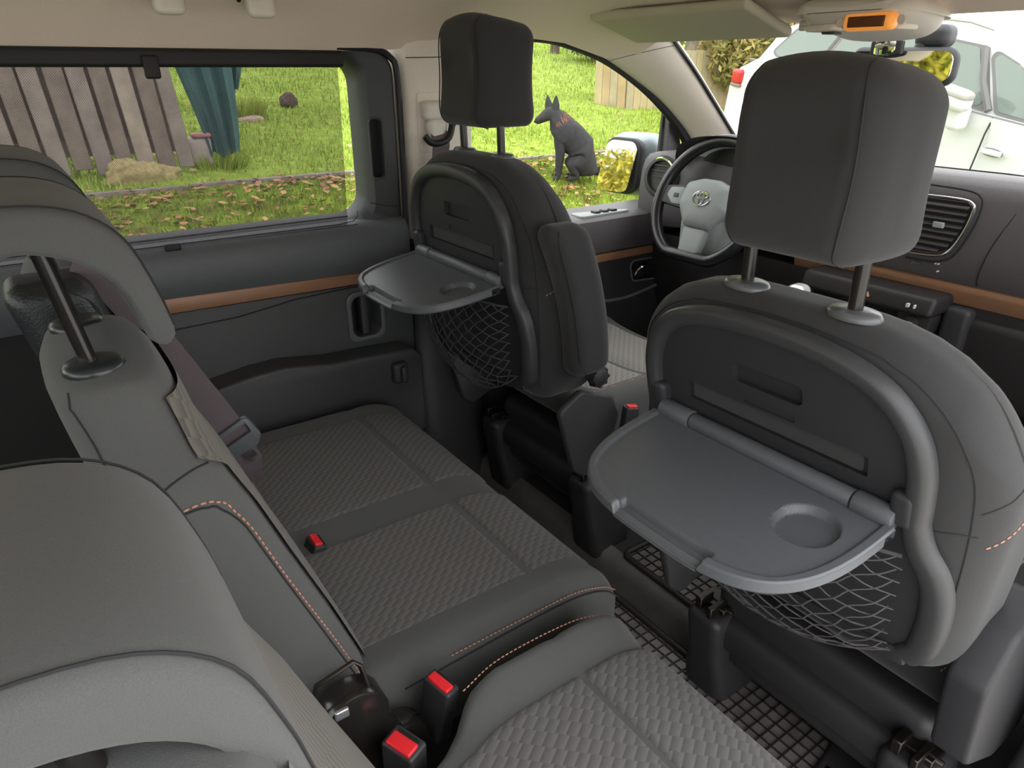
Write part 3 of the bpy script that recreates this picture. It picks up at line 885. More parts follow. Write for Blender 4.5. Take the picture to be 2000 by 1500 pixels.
    mb = MB(); mb.dashes([(0.225, 0.15, cz + 0.042), (0.235, 0.30, cz + 0.045), (0.235, 0.50, cz + 0.045), (0.22, 0.64, cz + 0.03)], 0.005, 0.003, 0.0012); o = cb(mb, 'stitching', STITCH); o.parent = cu
    fz = -0.06 if not armrest else 0.0
    # moulded cover of the rear cross member with a foot at each end
    def bar(mb, x0, x1, y, z, ry_, rz_):
        rings = []
        for t in np.linspace(0, 1, 9):
            rings.append([(x0 + (x1 - x0) * t, y + ry_ * cos(a) * abs(cos(a)) ** -0.3, z + rz_ * sin(a) * abs(sin(a) + 1e-9) ** -0.3) for a in np.linspace(0, 2 * pi, 20, endpoint=False)])
        return mb.loft(rings)
    mb = MB(); bar(mb, -0.20, 0.20, 0.265, fz + 0.165, 0.045, 0.040); mb.build('rear_crossbar', PL_K, root, world=False, smooth=60)
    for sgn in (-1, 1):
        mb = MB(); mb.rbox((sgn * 0.205, 0.275, fz + 0.085), (0.085, 0.13, 0.25), 0.022, (2, 2, 4), 3, f=lambda x, y, z: (x * (1 + 0.25 * (z < -0.05)), y - 0.02 * (z / 0.12), z))
        mb.build('base_foot', PL_K, root, world=False, smooth=60)
        mb = MB(); mb.box((sgn * 0.205 - 0.035, 0.225, fz + 0.198), (sgn * 0.205 + 0.03, 0.275, fz + 0.222)); mb.box((sgn * 0.205 - 0.028, 0.205, fz + 0.195), (sgn * 0.205 - 0.012, 0.245, fz + 0.236)); mb.box((sgn * 0.205 + 0.006, 0.20, fz + 0.195), (sgn * 0.205 + 0.018, 0.255, fz + 0.230)); mb.cyl((sgn * 0.205 - 0.04, 0.24, fz + 0.218), (sgn * 0.205 + 0.04, 0.24, fz + 0.218), 0.006, n=10)
        mb.build('seat_latch', STEEL, root, world=False, bevel=(0.002, 1))
    mb = MB(); mb.rbox((0, 0.45, fz + 0.17), (0.44, 0.40, 0.20), 0.03, (3, 3, 2), 3); mb.build('seat_base', PL_K, root, world=False)
    for sgn in (-1, 1):
        poly = roundpoly([(0.085, -0.30), (0.150, -0.262), (0.250, -0.300), (0.275, -0.36), (0.235, -0.47), (0.17, -0.50), (0.135, -0.47)], 0.022, 5)
        if sgn > 0 and not armrest:
            poly = roundpoly([(0.110, -0.255), (0.155, -0.185), (0.24, -0.165), (0.36, -0.24), (0.36, -0.48), (0.26, -0.48), (0.140, -0.41)], 0.03, 5)
        mb = MB(); mb.prism(poly, 0, sgn * 0.240, sgn * (0.292 if (sgn > 0 and not armrest) else 0.262)); cb(mb, 'recline_cover', PL_PANEL if (sgn > 0 and not armrest) else PL_D, bevel=(0.008, 3))
    if armrest:
      mb = MB(); mb.lathe([(0.0, 0.0), (0.025, 0.0), (0.026, 0.008), (0.022, 0.022), (0.014, 0.026), (0.0, 0.026)], (0.252, 0.195, -0.235), axis=(1, 0, 0.1), n=16); 
      for k in range(8):
        a = 2 * pi * k / 8; mb.tube([(0.256, 0.195 + 0.024 * cos(a), -0.235 + 0.024 * sin(a)), (0.274, 0.195 + 0.021 * cos(a), -0.235 + 0.021 * sin(a))], 0.005, 5)
      cb(mb, 'recline_knob', PL_K)
    if armrest:
        def fa(x, y, z):
            return (x + 0.01 * (z / 0.17) , y - 0.30 * z - 0.02 * (z / 0.17) ** 2 + 0.012 * (y > 0), z)
        mb = MB(); mb.rbox((0.288, 0.105, -0.035), (0.062, 0.098, 0.345), (0.026, 0.034, 0.034), (3, 4, 10), 4, f=fa)
        ar = cb(mb, 'armrest', FAB_K, smooth=80)
        pth = []
        for q in smoothpath([(0.0315, -0.020, 0.165), (0.0315, -0.034, 0.12), (0.0315, -0.036, 0.0), (0.0315, -0.034, -0.12), (0.030, -0.01, -0.168)], 5):
            w = fa(*q); pth.append((w[0] + 0.288 - 0.004, w[1] + 0.105 - 0.0, w[2] - 0.035))
        mb = MB(); mb.tube(pth, 0.0014, 5); o = cb(mb, 'armrest_seam', SEAM); o.parent = ar
    return root

def cut2(o, mb):
    """cut for meshes already in the root frame"""
    sv = ORG.get(o.name); ORG[o.name] = Vector((0, 0, 0)); cut(o, mb)
    if sv is not None: ORG[o.name] = sv

seat_p = make_front_seat('passenger_seat', (0.433, 0.75, 0.75), 'black front passenger seat with large headrest and open tray nearest the camera', -0.25, False, 0.0)
seat_d = make_front_seat('driver_seat', (-0.442, 0.808, 0.812), 'black driver seat with folded armrest and open tray by the side window', -0.10, True, -0.002, 1.12, 0.060)

# ================================================================== SECOND ROW
def superring(x0, x1, y0, y1, z, n=40, e=3.4):
    cx, cy, hx, hy = (x0 + x1) / 2, (y0 + y1) / 2, (x1 - x0) / 2, (y1 - y0) / 2
    out = []
    for k in range(n):
        a = 2 * pi * k / n
        ca, sa = cos(a), sin(a)
        out.append((cx + hx * math.copysign(abs(ca) ** (2 / e), ca), cy + hy * math.copysign(abs(sa) ** (2 / e), sa), z))
    return out

ZB = [0.30, 0.43, 0.54, 0.65, 0.74, 0.79, 0.82, 0.85, 0.88, 0.905, 0.922, 0.930]
YF = [0.305, 0.268, 0.231, 0.190, 0.158, 0.136, 0.125, 0.116, 0.110, 0.103, 0.092, 0.070]
YR = [0.165, 0.120, 0.082, 0.046, 0.018, 0.004, -0.004, -0.010, -0.015, -0.018, -0.010, 0.012]
XR = [0.205, 0.206, 0.206, 0.206, 0.206, 0.203, 0.190, 0.166, 0.150, 0.142, 0.132, 0.105]     # right half-width
def make_backrest(root, cx, xl, xr, dy, dz, off_l=None, tilt=0.0):
    rings = []
    zz = np.concatenate([np.linspace(ZB[i], ZB[i + 1], 4)[:-1] for i in range(len(ZB) - 1)] + [[ZB[-1]]])
    for z in zz:
        yf = interp(z, ZB, YF); yr = interp(z, ZB, YR); xh = interp(z, ZB, XR) / 0.206
        rings.append([(p[0] + cx, p[1] + dy, p[2] + dz) for p in superring(-xl * xh, xr * xh, yr, yf, z)])
    z = 0.934
    rings.append([(p[0] + cx, p[1] + dy, p[2] + dz) for p in superring(-0.06, 0.06, 0.025, 0.055, z)])
    mb = MB(); mb.loft(rings)
    b = mb.build('backrest', FAB_G, root, smooth=80)
    # ribbed insert on the front face
    pts = []
    for z in np.linspace(0.40, 0.900, 40):
        yf = interp(z, ZB, YF); yr = interp(z, ZB, YR); xh = interp(z, ZB, XR) / 0.206
        x0, x1 = -xl * xh, xr * xh
        hx, cx_, hy_, cy_ = (x1 - x0) / 2, (x0 + x1) / 2, (yf - yr) / 2, (yf + yr) / 2
        wr_ = interp(z, [0.40, 0.80, 0.835, 0.90], [0.66, 0.66, 0.95, 0.95])
        row = []
        for i in range(25):
            u = -1 + i / 12
            x = cx_ + hx * wr_ * u
            y = cy_ + hy_ * (1 - abs(wr_ * u) ** 3.4) ** (1 / 3.4)
            row.append((x + cx + 0.003 * u, y + 0.0055 + dy, z + dz))
        pts.append(row)
    mb = MB(); mb.grid(pts); mb.build('backrest_insert', PAT_XZ, b, smooth=80)
    return b

def make_rear_headrest(root, cx, dy, dz, hw=0.122, plen=0.0):
    """hooded headrest: a thick shell arching over from the back and hanging down in front"""
    O_ = [(-0.075, 1.035), (-0.068, 1.085), (-0.045, 1.108), (-0.008, 1.117), (0.045, 1.108), (0.082, 1.078), (0.102, 1.024), (0.112, 0.980)]
    I_ = [(-0.040, 1.020), (-0.036, 1.050), (-0.026, 1.066), (0.000, 1.070), (0.038, 1.056), (0.066, 1.030), (0.079, 0.996), (0.085, 0.968)]
    O = smoothpath([(0, a, b) for a, b in O_], 4); I = smoothpath([(0, a, b) for a, b in I_], 4)
    n = len(O)
    poly = [(p.y, p.z) for p in O] + [(0.1115, 0.970), (0.106, 0.963), (0.099, 0.960), (0.092, 0.962)] + [(p.y, p.z) for p in reversed(I)] + [(-0.060, 1.016)]
    cen = [((O[min(i, n - 1)].y + I[min(i, n - 1)].y) / 2, (O[min(i, n - 1)].z + I[min(i, n - 1)].z) / 2) for i in range(n)]
    cl = cen + [cen[-1]] * 4 + list(reversed(cen)) + [cen[0]]
    rings = []
    for u, s_, drop in ((-1.0, 0.55, 0.010), (-0.985, 0.76, 0.006), (-0.94, 0.92, 0.003), (-0.86, 1.0, 0.0), (-0.4, 1.0, -0.002), (0, 1.0, -0.003), (0.4, 1.0, -0.002), (0.86, 1.0, 0.0), (0.94, 0.92, 0.003), (0.985, 0.76, 0.006), (1.0, 0.55, 0.010)):
        rings.append([(cx + u * hw, c_[0] + (p[0] - c_[0]) * s_ + dy, c_[1] + (p[1] - c_[1]) * s_ - drop * 0.3 + dz) for p, c_ in zip(poly, cl)])
    mb = MB(); mb.loft(rings)
    h = mb.build('headrest', FAB_G, root, smooth=75)
    for sg in (-1, 1):
        pth = [(cx + sg * hw * 0.955, p.y * 1.0 + dy, p.z + 0.0005 + dz) for p in O]
        pth = [(cx + sg * hw * 0.95, c_[0] + (p.y - c_[0]) * 0.965 + dy, c_[1] + (p.z - c_[1]) * 0.965 + dz) for p, c_ in zip(O, cen)]
        mb = MB(); mb.tube(pth, 0.0010, 6); mb.build('headrest_seam', SEAM, h)
    for sg in (-1, 1):
        mb = MB(); mb.cyl((cx + sg * 0.082, 0.030 + dy, 0.925 + min(0, dz)), (cx + sg * 0.082, 0.010 + dy, 1.065 + dz), 0.0085, n=16); mb.build('post', POST_K, root)
    return h

def collars(root, cx, dy, dz):
    for sg in (-1, 1):
        mb = MB(); mb.lathe([(0.0, 0.0), (0.030, 0.0), (0.031, 0.005), (0.027, 0.010), (0.014, 0.0115), (0.0, 0.0115)], (cx + sg * 0.082, 0.030 + dy, 0.926 + dz), n=26); mb.build('post_collar', COLLAR_K, root, smooth=50)

def pad(x0, x1, y0, y1, topf, lift=0.006, n=40, e0=0.008):
    pts = []
    for i in range(n + 1):
        row = []
        for j in range(n + 1):
            x = x0 + (x1 - x0) * i / n; y = y0 + (y1 - y0) * j / n
            e = min(x - x0, x1 - x, y - y0, y1 - y)
            t = min(1, e / e0)
            row.append((x, y, topf(x, y) + lift * (1 - (1 - t) ** 2) - 0.0045))
        pts.append(row)
    return pts

# ---- double bench
bench = thing('rear_bench_seat', 'grey double rear bench seat with ribbed fabric by the sliding door', 'car seat', (-0.235, 0.45, 0.0))
def btop(x, y):
    z = 0.418
    z -= 0.055 * max(0.0, (y - 0.60) / 0.135) ** 2.4
    z += 0.010 * max(0.0, 1 - abs(x - 0.165) / 0.05) + 0.008 * max(0.0, 1 - abs(x + 0.64) / 0.04)
    z -= 0.006 * max(0, 1 - abs(y - 0.585) / 0.012)
    return z
def fcush(x, y, z):
    X, Y = x - 0.235, y + 0.478
    if z > 0: z = z + (btop(X, Y) - 0.418) * min(1, z / 0.05)
    return (x, y, z)
mb = MB(); mb.rbox((-0.235, 0.478, 0.338), (0.885, 0.525, 0.16), (0.040, 0.045, 0.045), (24, 26, 3), 4, f=fcush)
bc = mb.build('cushion', FAB_G, bench, smooth=80)
for (x0, x1) in ((-0.605, -0.222), (-0.150, 0.128)):
    for (y0, y1) in ((0.25, 0.5848), (0.5852, 0.722)):
        mb = MB(); mb.grid(pad(x0, x1, y0, y1, btop, 0.0065)); mb.build('cushion_insert', PAT_XY, bc, smooth=80)
for (x0, x1) in ((-0.60, -0.226), (-0.146, 0.124)):
    mb = MB(); mb.tube([(x, 0.585, btop(x, 0.585) + 0.0008) for x in np.linspace(x0, x1, 16)], 0.0022, 6); mb.build('cross_seam', SEAM, bc)
sx = 0.2015
mb = MB(); mb.dashes(smoothpath([(sx, 0.38, 0.410), (sx, 0.50, 0.410), (sx, 0.62, 0.408), (sx, 0.69, 0.388), (sx - 0.01, 0.73, 0.355)], 6), 0.005, 0.0028, 0.0012); mb.build('stitching', STITCH, bc)
mb = MB(); mb.tube(smoothpath([(sx + 0.003, 0.30, 0.395), (sx + 0.003, 0.50, 0.402), (sx + 0.003, 0.62, 0.400), (sx + 0.001, 0.69, 0.380), (sx - 0.006, 0.735, 0.34)], 6), 0.0013, 5); mb.build('cushion_seam', SEAM, bc)
mb = MB(); mb.rbox((-0.235, 0.46, 0.19), (0.80, 0.40, 0.16), 0.03, (3, 3, 2), 3); mb.build('seat_base', PL_K, bench)
for x in (-0.55, 0.08):
    mb = MB(); mb.rbox((x, 0.46, 0.06), (0.10, 0.46, 0.16), 0.02, (2, 3, 2), 3); mb.build('floor_rail', PL_K, bench)
bm_ = make_backrest(bench, 0.0, 0.205, 0.206, 0.0, 0.0)
make_rear_headrest(bench, 0.0, 0.0, -0.010); collars(bench, 0.0, 0, 0)
stp = smoothpath([(0.199, 0.062, 0.792), (0.2035, 0.082, 0.798), (0.2045, 0.108, 0.797), (0.200, 0.132, 0.778), (0.198, 0.150, 0.745), (0.199, 0.173, 0.680), (0.199, 0.192, 0.630), (0.199, 0.222, 0.555), (0.198, 0.246, 0.49), (0.196, 0.264, 0.43)], 6)
BO = ORG[bench.name]
mb = MB(); mb.dashes(snap(stp, bm_, 0.001, BO), 0.0058, 0.003, 0.0013); mb.build('stitching', STITCH, bm_)
mb = MB(); mb.tube(snap([p + Vector((0.0022, -0.010, -0.004)) for p in stp], bm_, 0.0002, BO), 0.0014, 5); mb.build('side_seam', SEAM, bm_)
mb = MB(); mb.tube(snap(smoothpath([(0.196, 0.030, 0.80), (0.192, 0.06, 0.822), (0.182, 0.09, 0.830), (0.165, 0.115, 0.826)], 6), bm_, 0.0002, BO), 0.0012, 5); mb.build('shoulder_seam', SEAM, bm_)
mb = MB(); mb.tube(snap(smoothpath([(0.120, -0.010, 0.925), (0.150, -0.004, 0.88), (0.178, 0.004, 0.845), (0.198, 0.020, 0.80), (0.203, 0.045, 0.77), (0.206, 0.07, 0.70), (0.206, 0.10, 0.62)], 6), bm_, 0.0002, BO), 0.0012, 5); mb.build('rear_edge_seam', SEAM, bm_)
bl = make_backrest(bench, -0.445, 0.215, 0.215, 0.0, 0.0)
make_rear_headrest(bench, -0.445, 0.0, -0.010); collars(bench, -0.445, 0, 0)
mb = MB(); mb.rbox((-0.275, 0.026, 0.875), (0.115, 0.112, 0.150), (0.028, 0.026, 0.03), (4, 4, 5), 4, f=lambda x, y, z: (x, y - 0.22 * z, z))
bg = mb.build('belt_outlet', PL_VINYL, bench, smooth=80)
tag(bg, 'glossy black belt outlet housing')
mb = MB(); mb.tube(smoothpath([(-0.222, -0.02, 0.945), (-0.2205, 0.02, 0.943), (-0.2195, 0.06, 0.915), (-0.219, 0.075, 0.86)], 5), 0.0013, 5); mb.build('outlet_seam', SEAM, bg)

# ---- single seat
single = thing('rear_single_seat', 'grey single rear seat with lowered headrest in the foreground', 'car seat', (0.515, 0.42, 0.0))
def stop_(x, y):
    z = 0.432
    z -= 0.055 * max(0.0, (y - 0.535) / 0.13) ** 2.4
    z += 0.022 * max(0.0, 1 - abs(x - 0.295) / 0.055)
    z -= 0.006 * max(0, 1 - abs(y - 0.505) / 0.012)
    return z
def fs_(x, y, z):
    X, Y = x + 0.515, y + 0.418
    xl_ = interp(Y, [0.15, 0.27, 0.31, 0.35, 0.40], [0.085, 0.082, 0.058, 0.022, 0.0])
    if X < 0.45: x = x + xl_ * min(1, (0.45 - X) / 0.18); X = x + 0.515
    if z > 0: z = z + (stop_(X, Y) - 0.432) * min(1, z / 0.05)
    return (x, y, z)
mb = MB(); mb.rbox((0.515, 0.418, 0.352), (0.49, 0.486, 0.16), (0.035, 0.045, 0.045), (20, 26, 3), 4, f=fs_)
sc = mb.build('cushion', FAB_G, single, smooth=80)
for (y0, y1) in ((0.21, 0.5048), (0.5052, 0.647)):
    mb = MB(); mb.grid([[(q[0] + interp(q[1], [0.15, 0.27, 0.31, 0.35, 0.40], [0.03, 0.03, 0.02, 0.006, 0.0]) * max(0, (0.45 - q[0]) / 0.098), q[1], q[2]) for q in row] for row in pad(0.352, 0.70, y0, y1, stop_, 0.0075)]); mb.build('cushion_insert', PAT_XY, sc, smooth=80)
mb = MB(); mb.tube([(x, 0.505, stop_(x, 0.505) + 0.0008) for x in np.linspace(0.354, 0.696, 16)], 0.0022, 6); mb.build('cross_seam', SEAM, sc)
sx = 0.277
mb = MB(); mb.dashes(smoothpath([(sx + 0.018, 0.345, 0.4445), (sx, 0.42, 0.4455), (sx, 0.55, 0.442), (sx + 0.006, 0.615, 0.425), (sx + 0.02, 0.645, 0.40)], 6), 0.005, 0.0028, 0.0012); mb.build('stitching', STITCH, sc)
mb = MB(); mb.rbox((0.515, 0.43, 0.20), (0.42, 0.42, 0.16), 0.03, (3, 3, 2), 3); mb.build('seat_base', PL_K, single)
mb = MB(); mb.rbox((0.515, 0.43, 0.06), (0.10, 0.46, 0.16), 0.02, (2, 3, 2), 3); mb.build('floor_rail', PL_K, single)
bs = make_backrest(single, 0.525, 0.205, 0.205, -0.055, -0.012)
make_rear_headrest(single, 0.520, -0.048, -0.118, 0.106)
lob = [(0.205 + 0.045 * cos(t), 0.455 + 0.045 * sin(t)) for t in np.linspace(-0.35, pi + 0.6, 16)] + [(0.185, 0.36), (0.20, 0.31)] + [(0.262 + 0.046 * cos(t), 0.355 + 0.046 * sin(t)) for t in np.linspace(-1.6, 1.5, 12)]
mb = MB(); mb.prism(lob, 0, 0.228, 0.268); rb = mb.build('recline_bracket', POST_K, single, bevel=(0.004, 2))
mb = MB(); mb.tube([(0.246, 0.150, 0.470), (0.246, 0.165, 0.524), (0.246, 0.215, 0.535), (0.250, 0.222, 0.528), (0.262, 0.232, 0.46), (0.262, 0.228, 0.43)], 0.0032, 8); mb.build('release_loop', STEEL, rb)
mb = MB(); mb.rbox((0.269, 0.185, 0.485), (0.006, 0.018, 0.014), 0.002, (1, 1, 1), 2); mb.build('lever_tab', SATIN, rb)
# ---- buckles
def buckle(name, loc, direction, side, label, w=0.030, ln=0.085, th=0.02, grp='red button belt buckles'):
    r_ = thing(name, label, 'belt buckle', loc, grp)
    d = Vector(direction).normalized(); s_ = Vector(side); s_ = (s_ - s_.dot(d) * d).normalized(); n_ = d.cross(s_)
    def F(x, y, z): return tuple(s_ * x + n_ * y + d * z)
    mb = MB(); mb.rbox((0, 0, ln / 2), (w, th, ln), 0.005, (2, 2, 3), 3, f=None); mapped(mb, F); mb.build('body', PL_K, r_, world=False)
    mb = MB(); mb.rbox((0.0, -th * 0.12, ln + 0.0005), (w * 0.78, th * 0.60, 0.008), 0.003, (2, 2, 1), 3); mapped(mb, F); mb.build('release_button', RED, r_, world=False)
    mb = MB(); mb.box((-w * 0.34, th * 0.26, ln - 0.002), (w * 0.34, th * 0.36, ln + 0.0008)); mapped(mb, F); mb.build('tongue_slot', RUBBER, r_, world=False)
    return r_
buckle('belt_buckle', (0.250, 0.318, 0.340), (0.12, 0.12, 1), (0.95, 0.30, 0), 'red button buckle standing upright between bench and single seat', 0.048, 0.104, 0.026)
buckle('belt_buckle', (0.306, 0.246, 0.345), (0.10, -0.02, 1), (0.92, 0.38, 0), 'red button buckle beside the black recline bracket, nearest the camera', 0.050, 0.095, 0.034)
buckle('belt_buckle', (-0.165, 0.290, 0.375), (0.10, 0.25, 0.75), (1, 0.1, 0), 'red button buckle sunk between the two bench cushions', 0.040, 0.062, 0.026)
buckle('belt_buckle', (-0.135, 1.06, 0.40), (0.0, 0.12, 1), (0.3, 1, 0), 'red button buckle between the two front seats', 0.034, 0.10, 0.026)

# ---- belts
sb = thing('seat_belt', 'brown grey belt webbing with metal tongue hanging in front of the bench backrest', 'seat belt', (-0.26, 0.2, 0.42))
pth = smoothpath([(-0.285, 0.045, 0.95), (-0.275, 0.088, 0.925), (-0.266, 0.122, 0.86), (-0.258, 0.172, 0.75), (-0.256, 0.220, 0.640), (-0.268, 0.236, 0.585), (-0.285, 0.243, 0.54), (-0.31, 0.240, 0.50)], 6)
bside = (0.12, 0.86, 0.50)
mb = MB(); mb.ribbon(pth, bside, 0.047, 0.0018); mb.build('webbing', BELT, sb)
# tongue: a flat frame round the webbing, in the webbing's own plane
bd = Vector((0.0, 0.42, -0.90)).normalized(); bs_ = Vector(bside); bs_ = (bs_ - bs_.dot(bd) * bd).normalized(); bn = bd.cross(bs_) * -1
bc0 = Vector((-0.252, 0.224, 0.634))
def TB(x, y, z): return tuple(bc0 + bs_ * x + bd * y + bn * z)
fr = roundpoly([(-0.034, -0.022), (0.034, -0.026), (0.036, 0.020), (0.020, 0.034), (-0.020, 0.034), (-0.036, 0.022)], 0.010, 4)
fi = roundpoly([(-0.0255, -0.013), (0.0255, -0.016), (0.0255, 0.004), (-0.0255, 0.006)], 0.004, 4)
mb = MB(); mb.prism(fr, 2, -0.006, 0.008); mapped(mb, TB); tf = mb.build('tongue_frame', PL_TRAY, sb, bevel=(0.003, 2))
mb = MB(); mb.prism(fi, 2, -0.03, 0.03); mapped(mb, TB); cut(tf, mb)
mb = MB(); mb.prism(roundpoly([(-0.012, 0.030), (0.014, 0.030), (0.012, 0.062), (-0.010, 0.062)], 0.004, 3), 2, -0.0014, 0.0014); mapped(mb, TB); tg = mb.build('metal_tongue', CHROME, sb)
mb = MB(); mb.box((-0.005, 0.040, -0.01), (0.007, 0.052, 0.01)); mapped(mb, TB); cut(tg, mb)

ub = thing('seat_belt', 'dark driver belt hanging from a cream height adjuster on the pillar', 'seat belt', (-0.77, 0.93, 0.80))
mb = MB(); mb.rbox((-0.762, 0.933, 1.122), (0.034, 0.070, 0.046), (0.012, 0.012, 0.012), (2, 3, 3), 3); mb.build('adjuster_cap', BEIGE_PL, ub, smooth=60)
mb = MB(); mb.rbox((-0.760, 0.934, 1.075), (0.030, 0.058, 0.056), (0.013, 0.016, 0.016), (2, 3, 3), 3, f=lambda x, y, z: (x, y * (1 - 0.15 * (z < 0)), z)); mb.build('adjuster_body', BEIGE_PL, ub, smooth=60)
mb = MB(); mb.tube(smoothpath([(-0.742, 0.890, 1.064), (-0.738, 0.905, 1.048), (-0.736, 0.93, 1.046), (-0.738, 0.957, 1.058), (-0.744, 0.972, 1.09), (-0.752, 0.976, 1.115)], 6), 0.0085, 8); mb.build('belt_guide', RUBBER, ub, smooth=60)
mb = MB(); mb.ribbon(smoothpath([(-0.752, 0.935, 1.075), (-0.738, 0.934, 1.045), (-0.742, 0.932, 1.0), (-0.750, 0.93, 0.8), (-0.755, 0.93, 0.6)], 5), (0.12, 1, 0), 0.046, 0.002); mb.build('webbing', BELT, ub)

# ================================================================== CABIN FITTINGS
# ---- roller blind on the sliding door window
rs = thing('roller_blind', 'black mesh roller blind drawn over the sliding door window', 'sun blind', (-0.80, 0.1, 0.85))
mb = MB(); mb.rbox((-0.806, 0.055, 1.2395), (0.034, 1.318, 0.036), 0.009, (2, 8, 2), 3); mb.build('cassette', RUBBER, rs, smooth=60)
pts = []
for k in range(9):
    t = k / 8
    pts.append([(-0.835 + 0.043 * t ** 1.5, y, 1.228 - 0.376 * t) for y in np.linspace(-0.60, 0.713 - 0.030 * t ** 1.5, 14)])
mb = MB(); mb.grid(pts); mb.build('mesh_fabric', SHADE, rs, smooth=60)
mb = MB(); mb.ribbon([(-0.790, -0.6, 0.8515), (-0.790, 0.1, 0.8515), (-0.790, 0.708, 0.8545)], (0, 0, 1), 0.0065, 0.004); mb.build('bottom_bar', RUBBER, rs)
mb = MB(); mb.tube([(-0.8045, -0.6, 0.8755), (-0.803, 0.1, 0.875), (-0.8035, 0.69, 0.877)], 0.0018, 5); mb.build('hem', RUBBER, rs)
mb = MB(); mb.rbox((-0.785, 0.268, 0.858), (0.012, 0.034, 0.016), 0.004, (1, 2, 1), 2); mb.build('hook_tab', RUBBER, rs)
mb = MB(); mb.rbox((-0.784, 0.296, 1.222), (0.012, 0.030, 0.044), 0.005, (1, 2, 2), 3); mb.build('hook_tab', RUBBER, rs)

# ---- grab handle
gh = thing('grab_handle', 'cream grab handle on the headliner above the side window', 'grab handle', (-0.64, 0.40, 1.36))
for y in (0.322, 0.489):
    mb = MB(); mb.rbox((-0.650, y, 1.337), (0.035, 0.054, 0.056), (0.012, 0.014, 0.012), (2, 3, 3), 3, f=lambda x, y_, z: (x - 0.20 * z, y_, z)); mb.build('mount', BEIGE_PL, gh, smooth=60)
mb = MB(); mb.tube(smoothpath([(-0.645, 0.322, 1.350), (-0.605, 0.345, 1.350), (-0.600, 0.405, 1.350), (-0.605, 0.466, 1.350), (-0.645, 0.489, 1.350)], 5), 0.011, 10); mb.build('bar', BEIGE_PL, gh, smooth=60)
mb = MB(); mb.cyl((-0.662, 0.450, 1.352), (-0.650, 0.450, 1.338), 0.004, n=8); mb.build('screw', STEEL, gh)

# ---- sun visors
def visor(x0, x1, label):
    vz = thing('sun_visor', label, 'sun visor', ((x0 + x1) / 2, 1.43, 1.30), 'sun visors')
    def fv(x, y, z):
        return (x, y - 0.02 * (x / 0.25) ** 2, z - 0.30 * y)
    mb = MB(); mb.rbox(((x0 + x1) / 2, 1.435, 1.318), (x1 - x0, 0.175, 0.024), (0.011, 0.011, 0.0115), (10, 6, 1), 3, f=fv); mb.build('panel', VISOR, vz, smooth=70)
    mb = MB(); mb.cyl((x0 + 0.05, 1.53, 1.299), (x1 - 0.03, 1.53, 1.299), 0.007, n=10); mb.build('pivot_rod', BEIGE_PL, vz)
    return vz
visor(-0.640, -0.150, 'long beige sun visor folded up above the steering wheel')
mb = MB(); 
vc = thing('visor_clip', 'small cream visor clip on the headliner edge', 'clip', (-0.13, 1.50, 1.30))
mb.rbox((-0.128, 1.515, 1.306), (0.03, 0.022, 0.02), 0.007, (2, 2, 2), 3); mb.build('body', BEIGE_PL, vc)
mb = MB(); mb.rbox((-0.128, 1.504, 1.299), (0.018, 0.012, 0.010), 0.004, (1, 1, 1), 2); mb.build('jaw', BEIGE_PL, vc)

# ---- overhead console
oc = thing('overhead_console', 'beige overhead console with reading lamps and glowing orange display', 'console', (0.0, 1.49, 1.33))
def foc(x, y, z):
    lo = 1 if z < 0 else 0.4
    sh = 0.016 * (abs(x) / 0.145) ** 2.2
    return (x * (1 - 0.10 * (z < 0)), y, z - 0.16 * y * lo + sh * (z < 0))
mb = MB(); mb.rbox((0.030, 1.490, 1.312), (0.255, 0.20, 0.066), (0.05, 0.05, 0.032), (10, 8, 2), 4, f=foc); ocb = mb.build('housing', BEIGE_PL, oc, smooth=70)
def on_oc(x, y, dz=0.0): return (x, y, 1.2785 - 0.16 * (y - 1.49) + 0.016 * (abs(x) / 0.145) ** 2.2 + dz)
# underside plates and switches seen from behind and below
mb = MB(); mb.rbox((0.082, 1.404, 1.2995), (0.098, 0.030, 0.030), (0.010, 0.010, 0.010), (3, 2, 2), 3); mb.build('lamp_surround', GLOWO, oc, smooth=60)
mb = MB(); mb.rbox((0.082, 1.3915, 1.2995), (0.072, 0.012, 0.0185), 0.002, (2, 1, 1), 2); mb.build('display', SCREEN, oc)
for x in (0.022, 0.142):
    mb = MB(); mb.lathe([(0.0, 0), (0.0075, 0), (0.0085, 0.002), (0.0075, 0.0035), (0.0, 0.0035)], (x, 1.4035, 1.301), axis=(0, -1, -0.2), n=16); mb.build('round_button', BEIGE_PL, oc)
mb = MB(); mb.prism(roundpoly([(-0.07, 1.42), (0.01, 1.40), (0.02, 1.47), (-0.06, 1.50)], 0.014, 4), 2, 1.2875, 1.300); mb.build('reading_lamp_plate', PILLAR, oc, bevel=(0.004, 2))
mb = MB(); mb.prism(roundpoly([(0.05, 1.44), (0.12, 1.43), (0.13, 1.50), (0.06, 1.52)], 0.016, 4), 2, 1.2865, 1.298); mb.build('reading_lamp_plate', PILLAR, oc, bevel=(0.004, 2))
mb = MB(); mb.rbox((-0.022, 1.448, 1.2885), (0.03, 0.03, 0.012), 0.003, (1, 1, 1), 2); mb.build('lamp_switch', PL_D, oc)

